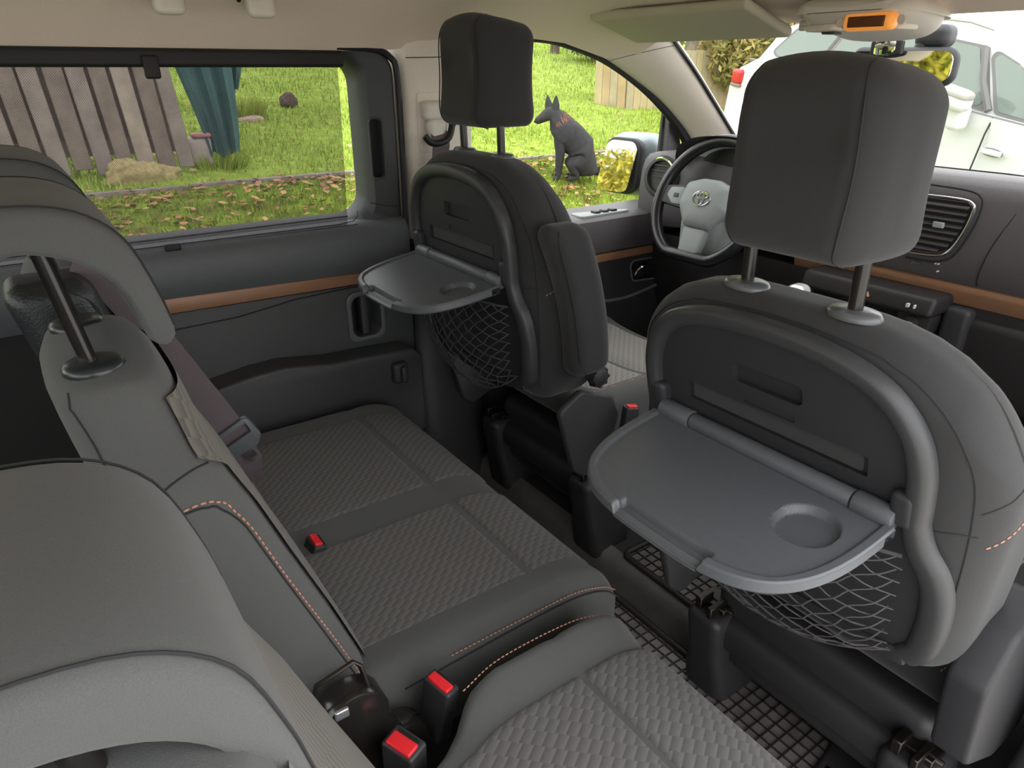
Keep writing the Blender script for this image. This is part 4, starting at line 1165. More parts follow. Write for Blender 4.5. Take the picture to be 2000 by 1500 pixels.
# ---- interior mirror and its small companion
rm = thing('interior_mirror', 'interior mirror on a dark stalk hanging from the windscreen top', 'mirror', (0.02, 1.74, 1.22))
def frm(x, y, z): return (x, y + 0.10 * x, z * (1 - 0.06 * (x / 0.12)))
mb = MB(); mb.rbox((0.015, 1.735, 1.222), (0.235, 0.040, 0.084), (0.026, 0.018, 0.030), (6, 2, 3), 4, f=frm); mb.build('shell', PL_D, rm, smooth=60)
mb = MB(); mb.prism(roundpoly([(-0.098, 1.189), (0.128, 1.191), (0.128, 1.254), (-0.098, 1.256)], 0.022, 6), 1, 1.7130, 1.7165); mapped(mb, lambda x, y, z: (x, y + 0.10 * (x - 0.015), z)); mb.build('mirror_pane', MIRROR, rm)
mb = MB(); mb.rbox((0.062, 1.765, 1.284), (0.075, 0.06, 0.048), (0.02, 0.02, 0.018), (3, 3, 3), 3); mb.build('sensor_cover', PL_D, rm, smooth=60)
mb = MB(); mb.tube([(0.04, 1.75, 1.255), (0.05, 1.755, 1.285), (0.05, 1.77, 1.31)], 0.016, 10); mb.build('stalk', PL_K, rm)
cm = thing('child_mirror', 'tiny wide angle mirror clipped above the interior mirror', 'mirror', (-0.01, 1.69, 1.26))
mb = MB(); mb.rbox((-0.010, 1.702, 1.262), (0.075, 0.014, 0.042), 0.006, (4, 1, 2), 3, f=lambda x, y, z: (x, y, z * (1 - 0.3 * (abs(x) / 0.037) ** 2))); mb.build('shell', PL_K, cm)
mb = MB(); mb.rbox((-0.012, 1.6955, 1.262), (0.062, 0.006, 0.034), 0.0025, (4, 1, 2), 2, f=lambda x, y, z: (x, y + 4 * x * x, z * (1 - 0.3 * (abs(x) / 0.031) ** 2))); mb.build('mirror_pane', MIRROR, cm)
mb = MB(); mb.tube([(-0.03, 1.71, 1.245), (-0.035, 1.715, 1.225)], 0.005, 8); mb.build('clip', PL_K, cm)

for o_ in (rm, cm): o_.location.x -= 0.030
# ---- dashboard
db = thing('dashboard', 'grey dashboard with chrome rimmed vents and bronze strip', 'dashboard', (0, 1.85, 0.4))
up_prof = [(2.42, 0.93), (2.10, 0.972), (1.90, 0.996), (1.80, 1.003), (1.762, 0.998), (1.742, 0.982), (1.731, 0.955), (1.724, 0.90), (1.722, 0.84), (1.728, 0.79), (1.742, 0.768), (1.80, 0.765), (2.42, 0.765)]
mb = MB(); mb.loft([[(x, y - 0.03 * (abs(x) / 0.77) ** 3, z - 0.03 * (abs(x) / 0.77) ** 4) for y, z in up_prof] for x in np.linspace(-0.775, 0.775, 41)]); mb.build('upper_body', PL_DASH, db, smooth=50)
lo_prof = [(1.80, 0.725), (1.738, 0.722), (1.735, 0.70), (1.745, 0.62), (1.775, 0.50), (1.82, 0.40), (2.3, 0.40), (2.3, 0.725)]
mb = MB(); mb.loft([[(x, y, z) for y, z in lo_prof] for x in (-0.775, -0.5, -0.2, 0.2, 0.5, 0.775)]); mb.build('lower_body', PL_DASH_D, db, smooth=40)
mb = MB(); mb.prism([(1.80, 0.768), (1.730, 0.767), (1.726, 0.755), (1.733, 0.722), (1.80, 0.720)], 0, -0.20, 0.765); mb.build('bronze_strip', BRONZE, db, bevel=(0.003, 2))
# joints of the passenger side panel
mb = MB(); mb.tube(smoothpath([(0.36, 1.80, 1.004), (0.335, 1.765, 1.000), (0.315, 1.739, 0.978), (0.295, 1.727, 0.93), (0.272, 1.7205, 0.86), (0.262, 1.723, 0.80), (0.26, 1.735, 0.772)], 6), 0.0014, 5); mb.build('panel_joint', SEAM, db)
mb = MB(); mb.tube([(-0.05, 1.88, 0.9995), (0.2, 1.885, 0.9985), (0.5, 1.87, 0.992), (0.75, 1.83, 0.975)], 0.0016, 5); mb.build('top_joint', SEAM, db)
mb = MB(); mb.tube(smoothpath([(0.10, 1.727, 0.978), (0.19, 1.7265, 0.975), (0.222, 1.724, 0.966), (0.232, 1.722, 0.945), (0.228, 1.719, 0.90), (0.205, 1.717, 0.835), (0.17, 1.717, 0.812), (0.10, 1.718, 0.808)], 6), 0.0022, 6); mb.build('vent_surround_line', SEAM, db)
# centre vents
def vent(sg):
    P = [(0.075, 0.950), (0.205, 0.950), (0.218, 0.936), (0.210, 0.890), (0.190, 0.846), (0.165, 0.832), (0.075, 0.828)]
    P = roundpoly([(sg * x, z) for x, z in P], 0.006, 3)
    vt = MB(); vt.prism(P, 1, 1.7165, 1.735); v = vt.build('centre_vent', RUBBER, db)
    for k in range(8):
        z = 0.938 - k * 0.0145
        xr = interp(z, [0.832, 0.846, 0.890, 0.936, 0.95], [0.162, 0.186, 0.206, 0.213, 0.20])
        m2 = MB(); m2.prism([(1.7095, z - 0.0012), (1.7095, z + 0.0012), (1.7185, z + 0.0055), (1.7185, z + 0.003)], 0, sg * 0.108, sg * xr); m2.build('vent_slat', PL_DASH, v)
    m2 = MB(); m2.rbox((sg * 0.160, 1.7065, 0.896), (0.024, 0.008, 0.013), 0.002, (1, 1, 1), 2); m2.build('vent_tab', WHEELG, v)
    m2 = MB(); m2.prism([(sg * 0.075, 0.955), (sg * 0.106, 0.955), (sg * 0.098, 0.83), (sg * 0.075, 0.83)], 1, 1.704, 1.72); m2.build('vent_divider', PL_D, v, bevel=(0.003, 2))
    m2 = MB(); m2.tube(smoothpath([(sg * 0.10, 1.712, 0.9555), (sg * 0.19, 1.712, 0.956), (sg * 0.216, 1.711, 0.950), (sg * 0.222, 1.711, 0.934), (sg * 0.214, 1.711, 0.888), (sg * 0.194, 1.711, 0.842), (sg * 0.166, 1.711, 0.826), (sg * 0.09, 1.711, 0.821)], 6), 0.0034, 8); m2.build('chrome_rim', CHROME, v)
    return v
vent(1); vent(-1)
mb = MB(); mb.rbox((0, 1.716, 0.90), (0.145, 0.022, 0.115), 0.006, (2, 1, 2), 3); sc_ = mb.build('centre_screen', RUBBER, db)
# lower centre panel: button row, cubby and socket
mb = MB(); mb.rbox((0.055, 1.700, 0.722), (0.335, 0.12, 0.045), 0.012, (3, 2, 1), 3, f=lambda x, y, z: (x, y + 0.3 * z, z)); cp = mb.build('button_panel', PL_DASH_D, db)
mb = MB(); mb.prism([(-0.105, 0.698), (0.215, 0.698), (0.205, 0.60), (-0.10, 0.60)], 1, 1.67, 1.76); cb_ = mb.build('centre_stack', PL_DASH_D, db, bevel=(0.008, 2))
mb = MB(); mb.box((-0.09, 1.60, 0.635), (0.135, 1.74, 0.69)); cut(cb_, mb)
mb = MB(); mb.lathe([(0, 0), (0.016, 0), (0.018, 0.004), (0.0165, 0.010), (0.010, 0.012), (0, 0.012)], (0.172, 1.669, 0.672), axis=(0, -1, 0.2), n=20); so = mb.build('power_socket', PL_K, db)
text_part('12V', 0.0085, (0.172, 1.6555, 0.675), Matrix.Rotation(R(80), 3, 'X'), WHITE_TXT, db, 'socket_lettering')
mb = MB(); mb.prism([(0.062, 0.718), (0.074, 0.718), (0.068, 0.728)], 1, 1.631, 1.645); mb.build('hazard_triangle', STITCH, db)
for x, w in ((0.165, 0.006), (0.182, 0.003)):
    mb = MB(); mb.box((x, 1.632, 0.717), (x + w, 1.645, 0.725)); mb.build('switch_mark', WHITE_TXT, db)
mb = MB(); mb.box((0.115, 1.719, 0.796), (0.138, 1.726, 0.802)); mb.build('chrome_mark', CHROME, db)
for x, z in ((0.168, 0.806), (0.174, 0.806), (0.176, 0.789)):
    mb = MB(); mb.cyl((x, 1.720, z), (x, 1.730, z), 0.0018, n=8); mb.build('panel_dot', WHITE_TXT, db)
mb = MB(); mb.rbox((0.50, 1.77, 0.60), (0.50, 0.10, 0.20), 0.02, (4, 2, 3), 3); mb.build('glove_box', PL_DASH_D, db, smooth=60)
mb = MB(); mb.rbox((0.245, 1.745, 0.655), (0.06, 0.08, 0.13), 0.014, (2, 2, 3), 3); mb.build('side_block', PL_D, db, smooth=60)
# drivers side: outer vent, instrument hood, cluster
mb = MB(); mb.lathe([(0.0, 0), (0.05, 0), (0.062, 0.004), (0.066, 0.014), (0.060, 0.020), (0.050, 0.020), (0.048, 0.008), (0, 0.006)], (-0.690, 1.712, 0.905), axis=(0.15, -1, 0.12), n=30); vv = mb.build('side_vent', PL_D, db, smooth=50)
mb = MB(); mb.tube([(-0.690 + 0.0 + 0.056 * cos(a), 1.697 - 0.0, 0.908 + 0.056 * sin(a)) for a in np.linspace(0, 2 * pi, 30, endpoint=False)], 0.003, 6, closed=True); mb.build('chrome_rim', CHROME, vv)
for k in range(5):
    z = 0.872 + k * 0.017; hw = math.sqrt(max(0, 0.05 ** 2 - (z - 0.905) ** 2))
    mb = MB(); mb.box((-0.690 - hw, 1.698, z), (-0.690 + hw, 1.708, z + 0.003)); mb.build('vent_slat', PL_DASH, vv)
rings = []
for y in np.linspace(1.665, 1.93, 8):
    t = (y - 1.665) / 0.265
    rings.append([(-0.43 + 0.195 * cos(a) * (1 - 0.1 * t), y + 0.02 * (1 - sin(a)), 0.955 + (0.092 - 0.05 * t) * max(0, sin(a)) ** 0.6) for a in np.linspace(0, pi, 24)])
mb = MB(); mb.loft(rings, closed=False)
hd = mb.build('instrument_hood', PL_DASH, db, smooth=70)
mb = MB(); mb.prism([(-0.43 + 0.19 * cos(a), 0.945 + 0.088 * max(0, sin(a)) ** 0.6) for a in np.linspace(0, pi, 20)] + [(-0.62, 0.86), (-0.24, 0.86)], 1, 1.735, 1.75); mb.build('cluster_surround', WHEELG, db)
mb = MB(); mb.prism([(-0.43 + 0.13 * cos(a), 0.935 + 0.075 * max(0, sin(a)) ** 0.7) for a in np.linspace(0, pi, 20)] + [(-0.55, 0.88), (-0.31, 0.88)], 1, 1.728, 1.74); mb.build('instrument_cluster', RUBBER, db)
mb = MB(); mb.rbox((-0.43, 1.70, 0.80), (0.16, 0.22, 0.13), 0.03, (3, 3, 3), 3, f=lambda x, y, z: (x, y, z + 0.3 * y)); mb.build('column_shroud', WHEELG, db, smooth=60)
mb = MB(); mb.tube([(-0.51, 1.66, 0.845), (-0.56, 1.64, 0.85), (-0.60, 1.635, 0.853)], [0.008, 0.010, 0.012], 8); mb.build('column_stalk', PL_K, db)

# ---- steering wheel
sw = thing('steering_wheel', 'black leather steering wheel with grey hub and chrome emblem', 'steering wheel', (-0.43, 1.62, 0.872))
tw = R(24)
def TW(x, y, z):      # wheel plane x right, y up, z towards the driver
    return (-0.43 + x, 1.62 + y * sin(tw) - z * cos(tw), 0.872 + y * cos(tw) + z * sin(tw))
def W(mb, nm, m, parent=None, **k):
    mapped(mb, TW); return mb.build(nm, m, parent or sw, **k)
def rimr(a):
    r = 0.178
    if sin(a) < -0.72: r = 0.178 * 0.90 / max(0.90, -sin(a) * 1.0 + 0.18 * 0) if -sin(a) > 0.90 else 0.178
    return r
rimp = [(rimr(a) * cos(a), rimr(a) * sin(a), 0) for a in np.linspace(0, 2 * pi, 72, endpoint=False)]
mb = MB(); mb.tube(rimp, 0.0175, 14, closed=True); rim = W(mb, 'rim', LEATHER, smooth=80)
mb = MB(); mb.dashes([(p[0] * 0.918, p[1] * 0.918, 0.002) for p in rimp], 0.005, 0.003, 0.0009); W(mb, 'rim_stitching', PL_DASH, rim)
for a in (3.55, 5.9, 2.45, 0.7):
    mb = MB(); mb.tube([(rimr(a) * cos(a) + 0.0158 * cos(b) * cos(a), rimr(a) * sin(a) + 0.0158 * cos(b) * sin(a), 0.0158 * sin(b)) for b in np.linspace(0, 2 * pi, 14, endpoint=False)], 0.0009, 4, closed=True); W(mb, 'rim_joint', SEAM, rim)
hubp = roundpoly([(-0.082, 0.045), (-0.03, 0.062), (0.03, 0.062), (0.082, 0.045), (0.088, -0.02), (0.045, -0.078), (-0.045, -0.078), (-0.088, -0.02)], 0.018, 5)
def fhub(z, s): return [(x * s, y * s, z) for x, y in hubp]
mb = MB(); mb.loft([fhub(-0.03, 1.0), fhub(0.010, 1.0), fhub(0.020, 0.94), fhub(0.027, 0.78), fhub(0.030, 0.45)]); hub = W(mb, 'hub', WHEELG, smooth=60)
for sg in (-1, 1):
    mb = MB(); mb.prism(roundpoly([(sg * 0.075, 0.040), (sg * 0.172, 0.028), (sg * 0.172, -0.022), (sg * 0.075, -0.032)], 0.012, 4), 2, -0.018, 0.008); W(mb, 'side_spoke', PL_K, bevel=(0.004, 2))
    mb = MB(); mb.prism(roundpoly([(sg * 0.085, 0.030), (sg * 0.140, 0.024), (sg * 0.146, 0.000), (sg * 0.120, -0.022), (sg * 0.085, -0.024)], 0.010, 4), 2, 0.006, 0.012); bp_ = W(mb, 'button_pad', WHEELG, bevel=(0.002, 2))
    mb = MB(); mb.box((sg * 0.110 - 0.008, -0.004, 0.011), (sg * 0.110 + 0.008, 0.008, 0.015)); W(mb, 'wheel_button', PL_D, bp_, bevel=(0.001, 1))
mb = MB(); mb.prism(roundpoly([(-0.042, -0.080), (0.042, -0.080), (0.030, -0.165), (-0.030, -0.165)], 0.008, 4), 2, -0.016, 0.012); W(mb, 'lower_spoke', WHEELG, bevel=(0.004, 2))
def ell(a, b, cx=0, cy=0, n=36): return [(cx + a * cos(t), cy + b * sin(t), 0.0315) for t in np.linspace(0, 2 * pi, n, endpoint=False)]
mb = MB(); mb.tube(ell(0.030, 0.0205), 0.0026, 8, closed=True); mb.tube(ell(0.0085, 0.0185), 0.0022, 8, closed=True); mb.tube(ell(0.0205, 0.0075, 0, 0.0085), 0.0022, 8, closed=True); W(mb, 'emblem', CHROME, hub)
text_part('AIRBAG', 0.007, TW(0, -0.055, 0.0232), Matrix.Rotation(R(90 - 24), 3, 'X') @ Matrix.Rotation(R(0), 3, 'Z'), PL_D, sw, 'hub_lettering')

# ---- gear lever
gl = thing('gear_lever', 'short gear lever with shiny silver knob below the dashboard', 'gear lever', (-0.03, 1.56, 0.62))
mb = MB(); mb.rbox((-0.030, 1.50, 0.722), (0.050, 0.058, 0.048), 0.020, (3, 3, 3), 4, f=lambda x, y, z: (x, y + 0.2 * z, z)); mb.build('knob', SILVERKNOB, gl, smooth=80)
mb = MB(); mb.cyl((-0.03, 1.51, 0.70), (-0.03, 1.585, 0.61), 0.010, n=12); mb.build('shaft', CHROME, gl)
mb = MB(); mb.lathe([(0.045, 0.0), (0.035, 0.02), (0.018, 0.05), (0.012, 0.055)], (-0.03, 1.60, 0.585), axis=(0, -0.6, 0.8), n=16); mb.build('gaiter', RUBBER, gl)
mb = MB(); mb.rbox((-0.03, 1.68, 0.585), (0.14, 0.18, 0.09), 0.02, (2, 2, 2), 3); mb.build('lever_console', PL_DASH_D, gl)

# ---- rubber mats
def rubber_mat(name, label, poly, z, step, rot, inner=None, wet=False):
    t_ = thing(name, label, 'floor mat', (sum(p[0] for p in poly) / len(poly), sum(p[1] for p in poly) / len(poly), z), 'rubber floor mats')
    mb = MB(); mb.prism(poly, 2, z, z + 0.004); mb.build('base', MATR, t_, smooth=40)
    mb = MB(); mb.tube([(p[0], p[1], z + 0.008) for p in poly], 0.008, 8, closed=True); mb.build('rim', MATG, t_, smooth=60)
    def inside(x, y):
        c_ = False; n = len(poly); j = n - 1
        for i in range(n):
            xi, yi = poly[i]; xj, yj = poly[j]
            if (yi > y) != (yj > y) and x < (xj - xi) * (y - yi) / (yj - yi) + xi: c_ = not c_
            j = i
        return c_
    mb = MB()
    xs = [p[0] for p in poly]; ysx = [p[1] for p in poly]
    x = min(xs) + step * 0.5
    def rib(a, b):
        mb.ribbon([Vector((*a, z + 0.0055)), Vector((*b, z + 0.0055))], (b[1] - a[1], a[0] - b[0], 0), 0.0026, 0.004)
    while x < max(xs):
        run = None; y = min(ysx)
        while y <= max(ysx) + 0.004:
            ok = inside(x, y)
            if ok and run is None: run = y
            if not ok and run is not None:
                if y - run > 0.012: rib((x, run), (x, y))
                run = None
            y += 0.003
        x += step
    y = min(ysx) + step * 0.5
    while y < max(ysx):
        run = None; x = min(xs)
        while x <= max(xs) + 0.004:
            ok = inside(x, y)
            if ok and run is None: run = x
            if not ok and run is not None:
                if x - run > 0.012: rib((run, y), (x, y))
                run = None
            x += 0.003
        y += step
    mb.build('rib_grid', MATG, t_, smooth=0)
    return t_
rubber_mat('rubber_mat', 'ribbed black rubber mat on the rear floor under the single seat', roundpoly([(-0.62, 0.50), (0.66, 0.50), (0.66, 0.90), (0.50, 0.94), (0.485, 1.06), (0.455, 1.155), (0.235, 1.155), (0.205, 1.085), (0.19, 1.022), (-0.62, 1.022)], 0.02, 4), -0.019, 0.026, 0)
rubber_mat('rubber_mat', 'small ribbed rubber mat on the raised floor between the front seats', roundpoly([(-0.135, 1.085), (0.195, 1.085), (0.195, 1.45), (-0.135, 1.45)], 0.02, 4), 0.056, 0.026, 0)

# ---- outside mirror of the van
om = thing('door_mirror', 'silver grey door mirror outside the driver window', 'mirror', (-0.98, 1.93, 0.80))
def fom(x, y, z): return (x + 0.02 * (z / 0.11), y + 0.30 * x, z)
mb = MB(); mb.rbox((-1.045, 1.925, 0.895), (0.185, 0.12, 0.225), (0.05, 0.05, 0.06), (4, 3, 5), 5, f=fom); omb = mb.build('housing', mat('mirror_silver_paint', S(150, 160, 166), 0.35, metal=0.3), om, smooth=70)
mb = MB(); mb.prism(roundpoly([(-1.118, 0.800), (-0.972, 0.795), (-0.955, 0.99), (-1.09, 0.995)], 0.036, 6), 1, 1.846, 1.868); mapped(mb, lambda x, y, z: (x, y + 0.30 * (x + 1.045), z)); mb.build('bezel', PL_K, om, bevel=(0.004, 2))
mb = MB(); mb.prism(roundpoly([(-1.108, 0.810), (-0.982, 0.805), (-0.966, 0.980), (-1.085, 0.985)], 0.030, 6), 1, 0, 0.003)
ang = R(11)
mapped(mb, lambda x, y, z: (x, 1.8290 + y + 0.30 * (x + 1.045) + 0.16 * (z - 0.9), z)); mb.build('mirror_pane', MIRROR, om)
mb = MB(); mb.rbox((-0.915, 1.945, 0.825), (0.10, 0.07, 0.075), 0.02, (2, 2, 2), 3); mb.build('arm', PL_D, om, smooth=60)

# ================================================================== OUTSIDE
def S(r, g, b, k=0.8):          # outdoor colours dimmed by k, balancing outdoor brightness against the cabin exposure
    def f(c):
        c /= 255.0
        return k * (c / 12.92 if c <= 0.04045 else ((c + 0.055) / 1.055) ** 2.4)
    return (f(r), f(g), f(b), 1.0)
def G(x, y):
    s = max(0.0, -x - 1.0)
    z = -0.45 + 0.30 * min(s, 3.0) + 0.12 * max(0.0, s - 3.0)
    if y > 10 and x > -10: z = -0.45 + (z + 0.45) * (1 - min(1, (y - 10) / 8) * min(1, (x + 10) / 3))
    if y > 12:
        q_ = max(0.0, min(1.0, (0.80 + x / y) / 0.25)); z = z + (-0.6 - z) * q_ * min(1, (y - 12) / 8)
    if y > 9 and x < -8: z += 0.06 * (y - 9) * min(1, (-8 - x) / 3) * max(0.0, min(1.0, (-x / y - 0.60) / 0.25))
    return z

def island_mat(name, cols, rough=0.8, trans=0.0):
    m = bpy.data.materials.new(name); m.use_nodes = True
    nt = m.node_tree; b = nt.nodes['Principled BSDF']
    g = nt.nodes.new('ShaderNodeNewGeometry'); r = nt.nodes.new('ShaderNodeValToRGB')
    r.color_ramp.interpolation = 'LINEAR'
    els = r.color_ramp.elements
    while len(els) < len(cols): els.new(0.5)
    for i, c_ in enumerate(cols):
        els[i].position = i / (len(cols) - 1); els[i].color = c_
    nt.links.new(g.outputs['Random Per Island'], r.inputs[0]); nt.links.new(r.outputs[0], b.inputs['Base Color'])
    b.inputs['Roughness'].default_value = rough
    b.inputs['Specular IOR Level'].default_value = 0.2
    return m

def lawn_mat():
    m = bpy.data.materials.new('lawn_ground'); m.use_nodes = True
    nt = m.node_tree; b = nt.nodes['Principled BSDF']; b.inputs['Roughness'].default_value = 0.95
    b.inputs['Specular IOR Level'].default_value = 0.1
    tc = nt.nodes.new('ShaderNodeTexCoord')
    def noise(sc, det=5):
        n = nt.nodes.new('ShaderNodeTexNoise'); n.inputs['Scale'].default_value = sc; n.inputs['Detail'].default_value = det
        nt.links.new(tc.outputs['Object'], n.inputs['Vector']); return n.outputs['Fac']
    def ramp(src, stops):
        r = nt.nodes.new('ShaderNodeValToRGB'); els = r.color_ramp.elements
        while len(els) < len(stops): els.new(0.5)
        for i, (p, c_) in enumerate(stops): els[i].position = p; els[i].color = c_
        nt.links.new(src, r.inputs[0]); return r.outputs[0]
    g1 = ramp(noise(9), [(0.3, S(126, 148, 54)), (0.55, S(158, 180, 74)), (0.75, S(184, 198, 98))])
    verge = ramp(noise(6), [(0.30, S(112, 100, 62)), (0.48, S(122, 142, 52)), (0.62, S(150, 176, 62)), (0.78, S(150, 128, 78))])
    sep = nt.nodes.new('ShaderNodeSeparateXYZ'); nt.links.new(tc.outputs['Object'], sep.inputs[0])
    mr = nt.nodes.new('ShaderNodeMapRange'); mr.inputs[1].default_value = -4.35; mr.inputs[2].default_value = -4.2
    nt.links.new(sep.outputs[0], mr.inputs[0])
    mx = nt.nodes.new('ShaderNodeMix'); mx.data_type = 'RGBA'
    nt.links.new(mr.outputs[0], mx.inputs[0]); nt.links.new(g1, mx.inputs[6]); nt.links.new(verge, mx.inputs[7])
    fn = noise(120, 3)
    hs = nt.nodes.new('ShaderNodeMapRange'); hs.inputs[1].default_value = 0.3; hs.inputs[2].default_value = 0.7; hs.inputs[3].default_value = 0.75; hs.inputs[4].default_value = 1.2
    nt.links.new(fn, hs.inputs[0])
    mm = nt.nodes.new('ShaderNodeMix'); mm.data_type = 'RGBA'; mm.blend_type = 'MULTIPLY'; mm.inputs[0].default_value = 1.0
    nt.links.new(mx.outputs[2], mm.inputs[6]); nt.links.new(hs.outputs[0], mm.inputs[7])
    nt.links.new(mm.outputs[2], b.inputs['Base Color'])
    return m
xs_ = list(np.linspace(-60, -12, 13)) + list(np.linspace(-11.5, -1.0, 43))
ys_ = list(np.linspace(-40, -4, 10)) + list(np.linspace(-3, 14, 35)) + list(np.linspace(16, 60, 12))
mb = MB(); mb.grid([[(x, y, G(x, y) + 0.02 * sin(x * 3.1) * cos(y * 2.3)) for y in ys_] for x in xs_])
lw = mb.build('lawn', lawn_mat(), None, smooth=60)
tag(lw, 'sloping green lawn outside the van', kind='structure')
mb = MB(); mb.grid([[(x, y, -0.45) for y in (-40, -10, 0, 10, 60)] for x in (-1.0, 5, 20, 60)])
dv = mb.build('driveway', mat('gravel', S(205, 200, 190, 1.0), 0.95, noise=(30, 0.25), bump=(60, 0.5)), None)  # out of view; gravel set pale to bounce light up onto the headliner
tag(dv, 'unseen gravel driveway around the van, pale for bounced light', kind='structure')

# grass blades and fallen leaves (nobody could count them)
def blades(n, x0, x1, y0, y1, hmin, hmax, w):
    x = rng.uniform(x0, x1, n); y = rng.uniform(y0, y1, n)
    a = rng.uniform(0, 2 * pi, n); h = rng.uniform(hmin, hmax, n); ln = rng.uniform(-0.5, 0.5, (n, 2)) * h[:, None]
    V = np.zeros((n, 3, 3)); F = np.arange(n * 3).reshape(n, 3)
    z = np.array([G(a_, b_) for a_, b_ in zip(x, y)]) - 0.005
    V[:, 0] = np.stack([x - w * np.cos(a), y - w * np.sin(a), z], 1)
    V[:, 1] = np.stack([x + w * np.cos(a), y + w * np.sin(a), z], 1)
    V[:, 2] = np.stack([x + ln[:, 0], y + ln[:, 1], z + h], 1)
    return V.reshape(-1, 3), F
def np_obj(name, V, F, m, smooth=False):
    me = bpy.data.meshes.new(name); me.from_pydata(V.tolist(), [], F.tolist()); me.materials.append(m)
    o = bpy.data.objects.new(name, me); COL.objects.link(o); return o
GRASS = island_mat('grass_blades', [S(116, 140, 50), S(154, 178, 70), S(182, 200, 92), S(198, 206, 116)])
GRASSV = island_mat('verge_grass_blades', [S(104, 120, 40), S(140, 170, 52), S(176, 190, 84), S(160, 140, 80)])
parts_ = [blades(34000, -7.5, -4.25, 0.0, 8.2, 0.03, 0.06, 0.006), blades(22000, -14, -7.5, 0.5, 13, 0.04, 0.08, 0.010)]
V = np.concatenate([p[0] for p in parts_]); off = 0; Fs = []
for p in parts_: Fs.append(p[1] + off); off += len(p[0])
tag(np_obj('grass', V, np.concatenate(Fs), GRASS), 'short bright green grass of the lawn', 'grass', kind='stuff')
V, F = blades(26000, -4.25, -2.6, 0.0, 6.5, 0.02, 0.05, 0.005)
tag(np_obj('verge_grass', V, F, GRASSV), 'patchy yellowish grass on the verge beside the van', 'grass', kind='stuff')
LEAF = island_mat('fallen_leaves', [S(160, 112, 82), S(200, 156, 116), S(204, 138, 104), S(214, 184, 124), S(186, 140, 120), S(140, 104, 84)])
def leaves(n, x0, x1, y0, y1, s0, s1):
    Vs = []; F = []
    for i in range(n):
        x = random.uniform(x0, x1); y = random.uniform(y0, y1); s = random.uniform(s0, s1); a = random.uniform(0, 2 * pi)
        z = G(x, y) + random.uniform(0.015, 0.04)
        k = len(Vs); tl = random.uniform(-0.4, 0.4); t2 = random.uniform(-0.4, 0.4)
        for (u, v) in ((-1, 0), (-0.3, 0.55), (0.5, 0.4), (1, 0), (0.5, -0.4), (-0.3, -0.55)):
            Vs.append((x + s * (u * cos(a) - v * sin(a)), y + s * (u * sin(a) + v * cos(a)), z + s * (u * tl + v * t2)))
        F.append(tuple(range(k, k + 6)))
    return Vs, F
def leaf_obj(args, label):
    Vs = []; F = []
    for a in args:
        v, f = leaves(*a); k = len(Vs); Vs += v; F += [tuple(i + k for i in q) for q in f]
    me = bpy.data.meshes.new('fallen_leaves'); me.from_pydata(Vs, [], F); me.materials.append(LEAF)
    o = bpy.data.objects.new('fallen_leaves', me); COL.objects.link(o); tag(o, label, 'leaves', kind='stuff')
leaf_obj([(2600, -4.3, -2.6, 0.0, 6.5, 0.014, 0.036), (260, -4.22, -3.9, 0.5, 6, 0.016, 0.040)], 'brown and orange fallen leaves scattered on the verge')
leaf_obj([(520, -9.5, -4.3, 0.5, 9.0, 0.016, 0.036)], 'sparse fallen leaves lying on the lawn')

# lawn edging board
ed = thing('lawn_edging', 'weathered timber edging between lawn and verge', 'edging', (-4.26, 3.0, G(-4.26, 3)))
WOODG = mat('weathered_wood', S(150, 138, 132), 0.85, noise=(14, 0.25), bump=(60, 0.4))
for k in range(5):
    y0 = -1.0 + k * 2.0
    mb = MB(); mb.box((-4.285, y0, G(-4.27, 0) - 0.06), (-4.235, y0 + 1.98, G(-4.25, 0) + 0.03 + 0.006 * (k % 2))); mb.build('edging_board', WOODG, ed, bevel=(0.005, 1))

# slatted fence panel leaning behind the verge
fn = thing('slatted_fence', 'weathered vertical slat fence panel with open gaps outside the side window', 'fence', (-4.72, 0.2, G(-4.72, 0)))
FW = [mat('fence_slat_%s' % n_, c_, 0.85, noise=(9, 0.22), bump=(50, 0.5)) for n_, c_ in (('grey', S(150, 138, 130)), ('brown', S(134, 120, 110)), ('pale', S(170, 156, 142)))]
gz = G(-4.7, 0)
for k in range(17):
    y = -0.98 + k * 0.128
    lean_ = -0.075
    w = 0.100 + 0.010 * random.random()
    z0 = gz + 0.02 + 0.05 * random.random(); z1 = gz + 2.0
    xo = -4.68 + 0.012 * random.random()
    sk = random.uniform(-0.012, 0.012)
    mb = MB(); mb.loft([[(xo + dx, y + lean_ * (z - gz - 0.3) + (dyy + sk * (z - gz)), z) for dx, dyy in ((0, -w / 2), (0.022, -w / 2), (0.022, w / 2), (0, w / 2))] for z in (z0, z0 + 0.6, z1)])
    mb.build('slat', FW[2] if k == 14 else FW[k % 2], fn, bevel=(0.004, 1))
for k in range(17):  # second layer added behind the slats so the gaps look dark
    y = -0.98 + k * 0.128 + 0.064
    mb = MB(); mb.loft([[(-4.765 + dx, y - 0.075 * (z - gz - 0.3) + dyy, z) for dx, dyy in ((0, -0.048), (0.02, -0.048), (0.02, 0.048), (0, 0.048))] for z in (gz + 0.16, gz + 2.0)])
    if k < 16: mb.build('gap_backing_slat', FW[1], fn, bevel=(0.004, 1))
for z in (gz + 0.20, gz + 0.95, gz + 1.75):
    mb = MB(); mb.box((-4.735, -1.1 - 0.075 * (z - gz), z - 0.05), (-4.69, 1.13 - 0.075 * (z - gz), z + 0.05)); mb.build('rail', FW[1], fn, bevel=(0.004, 1))

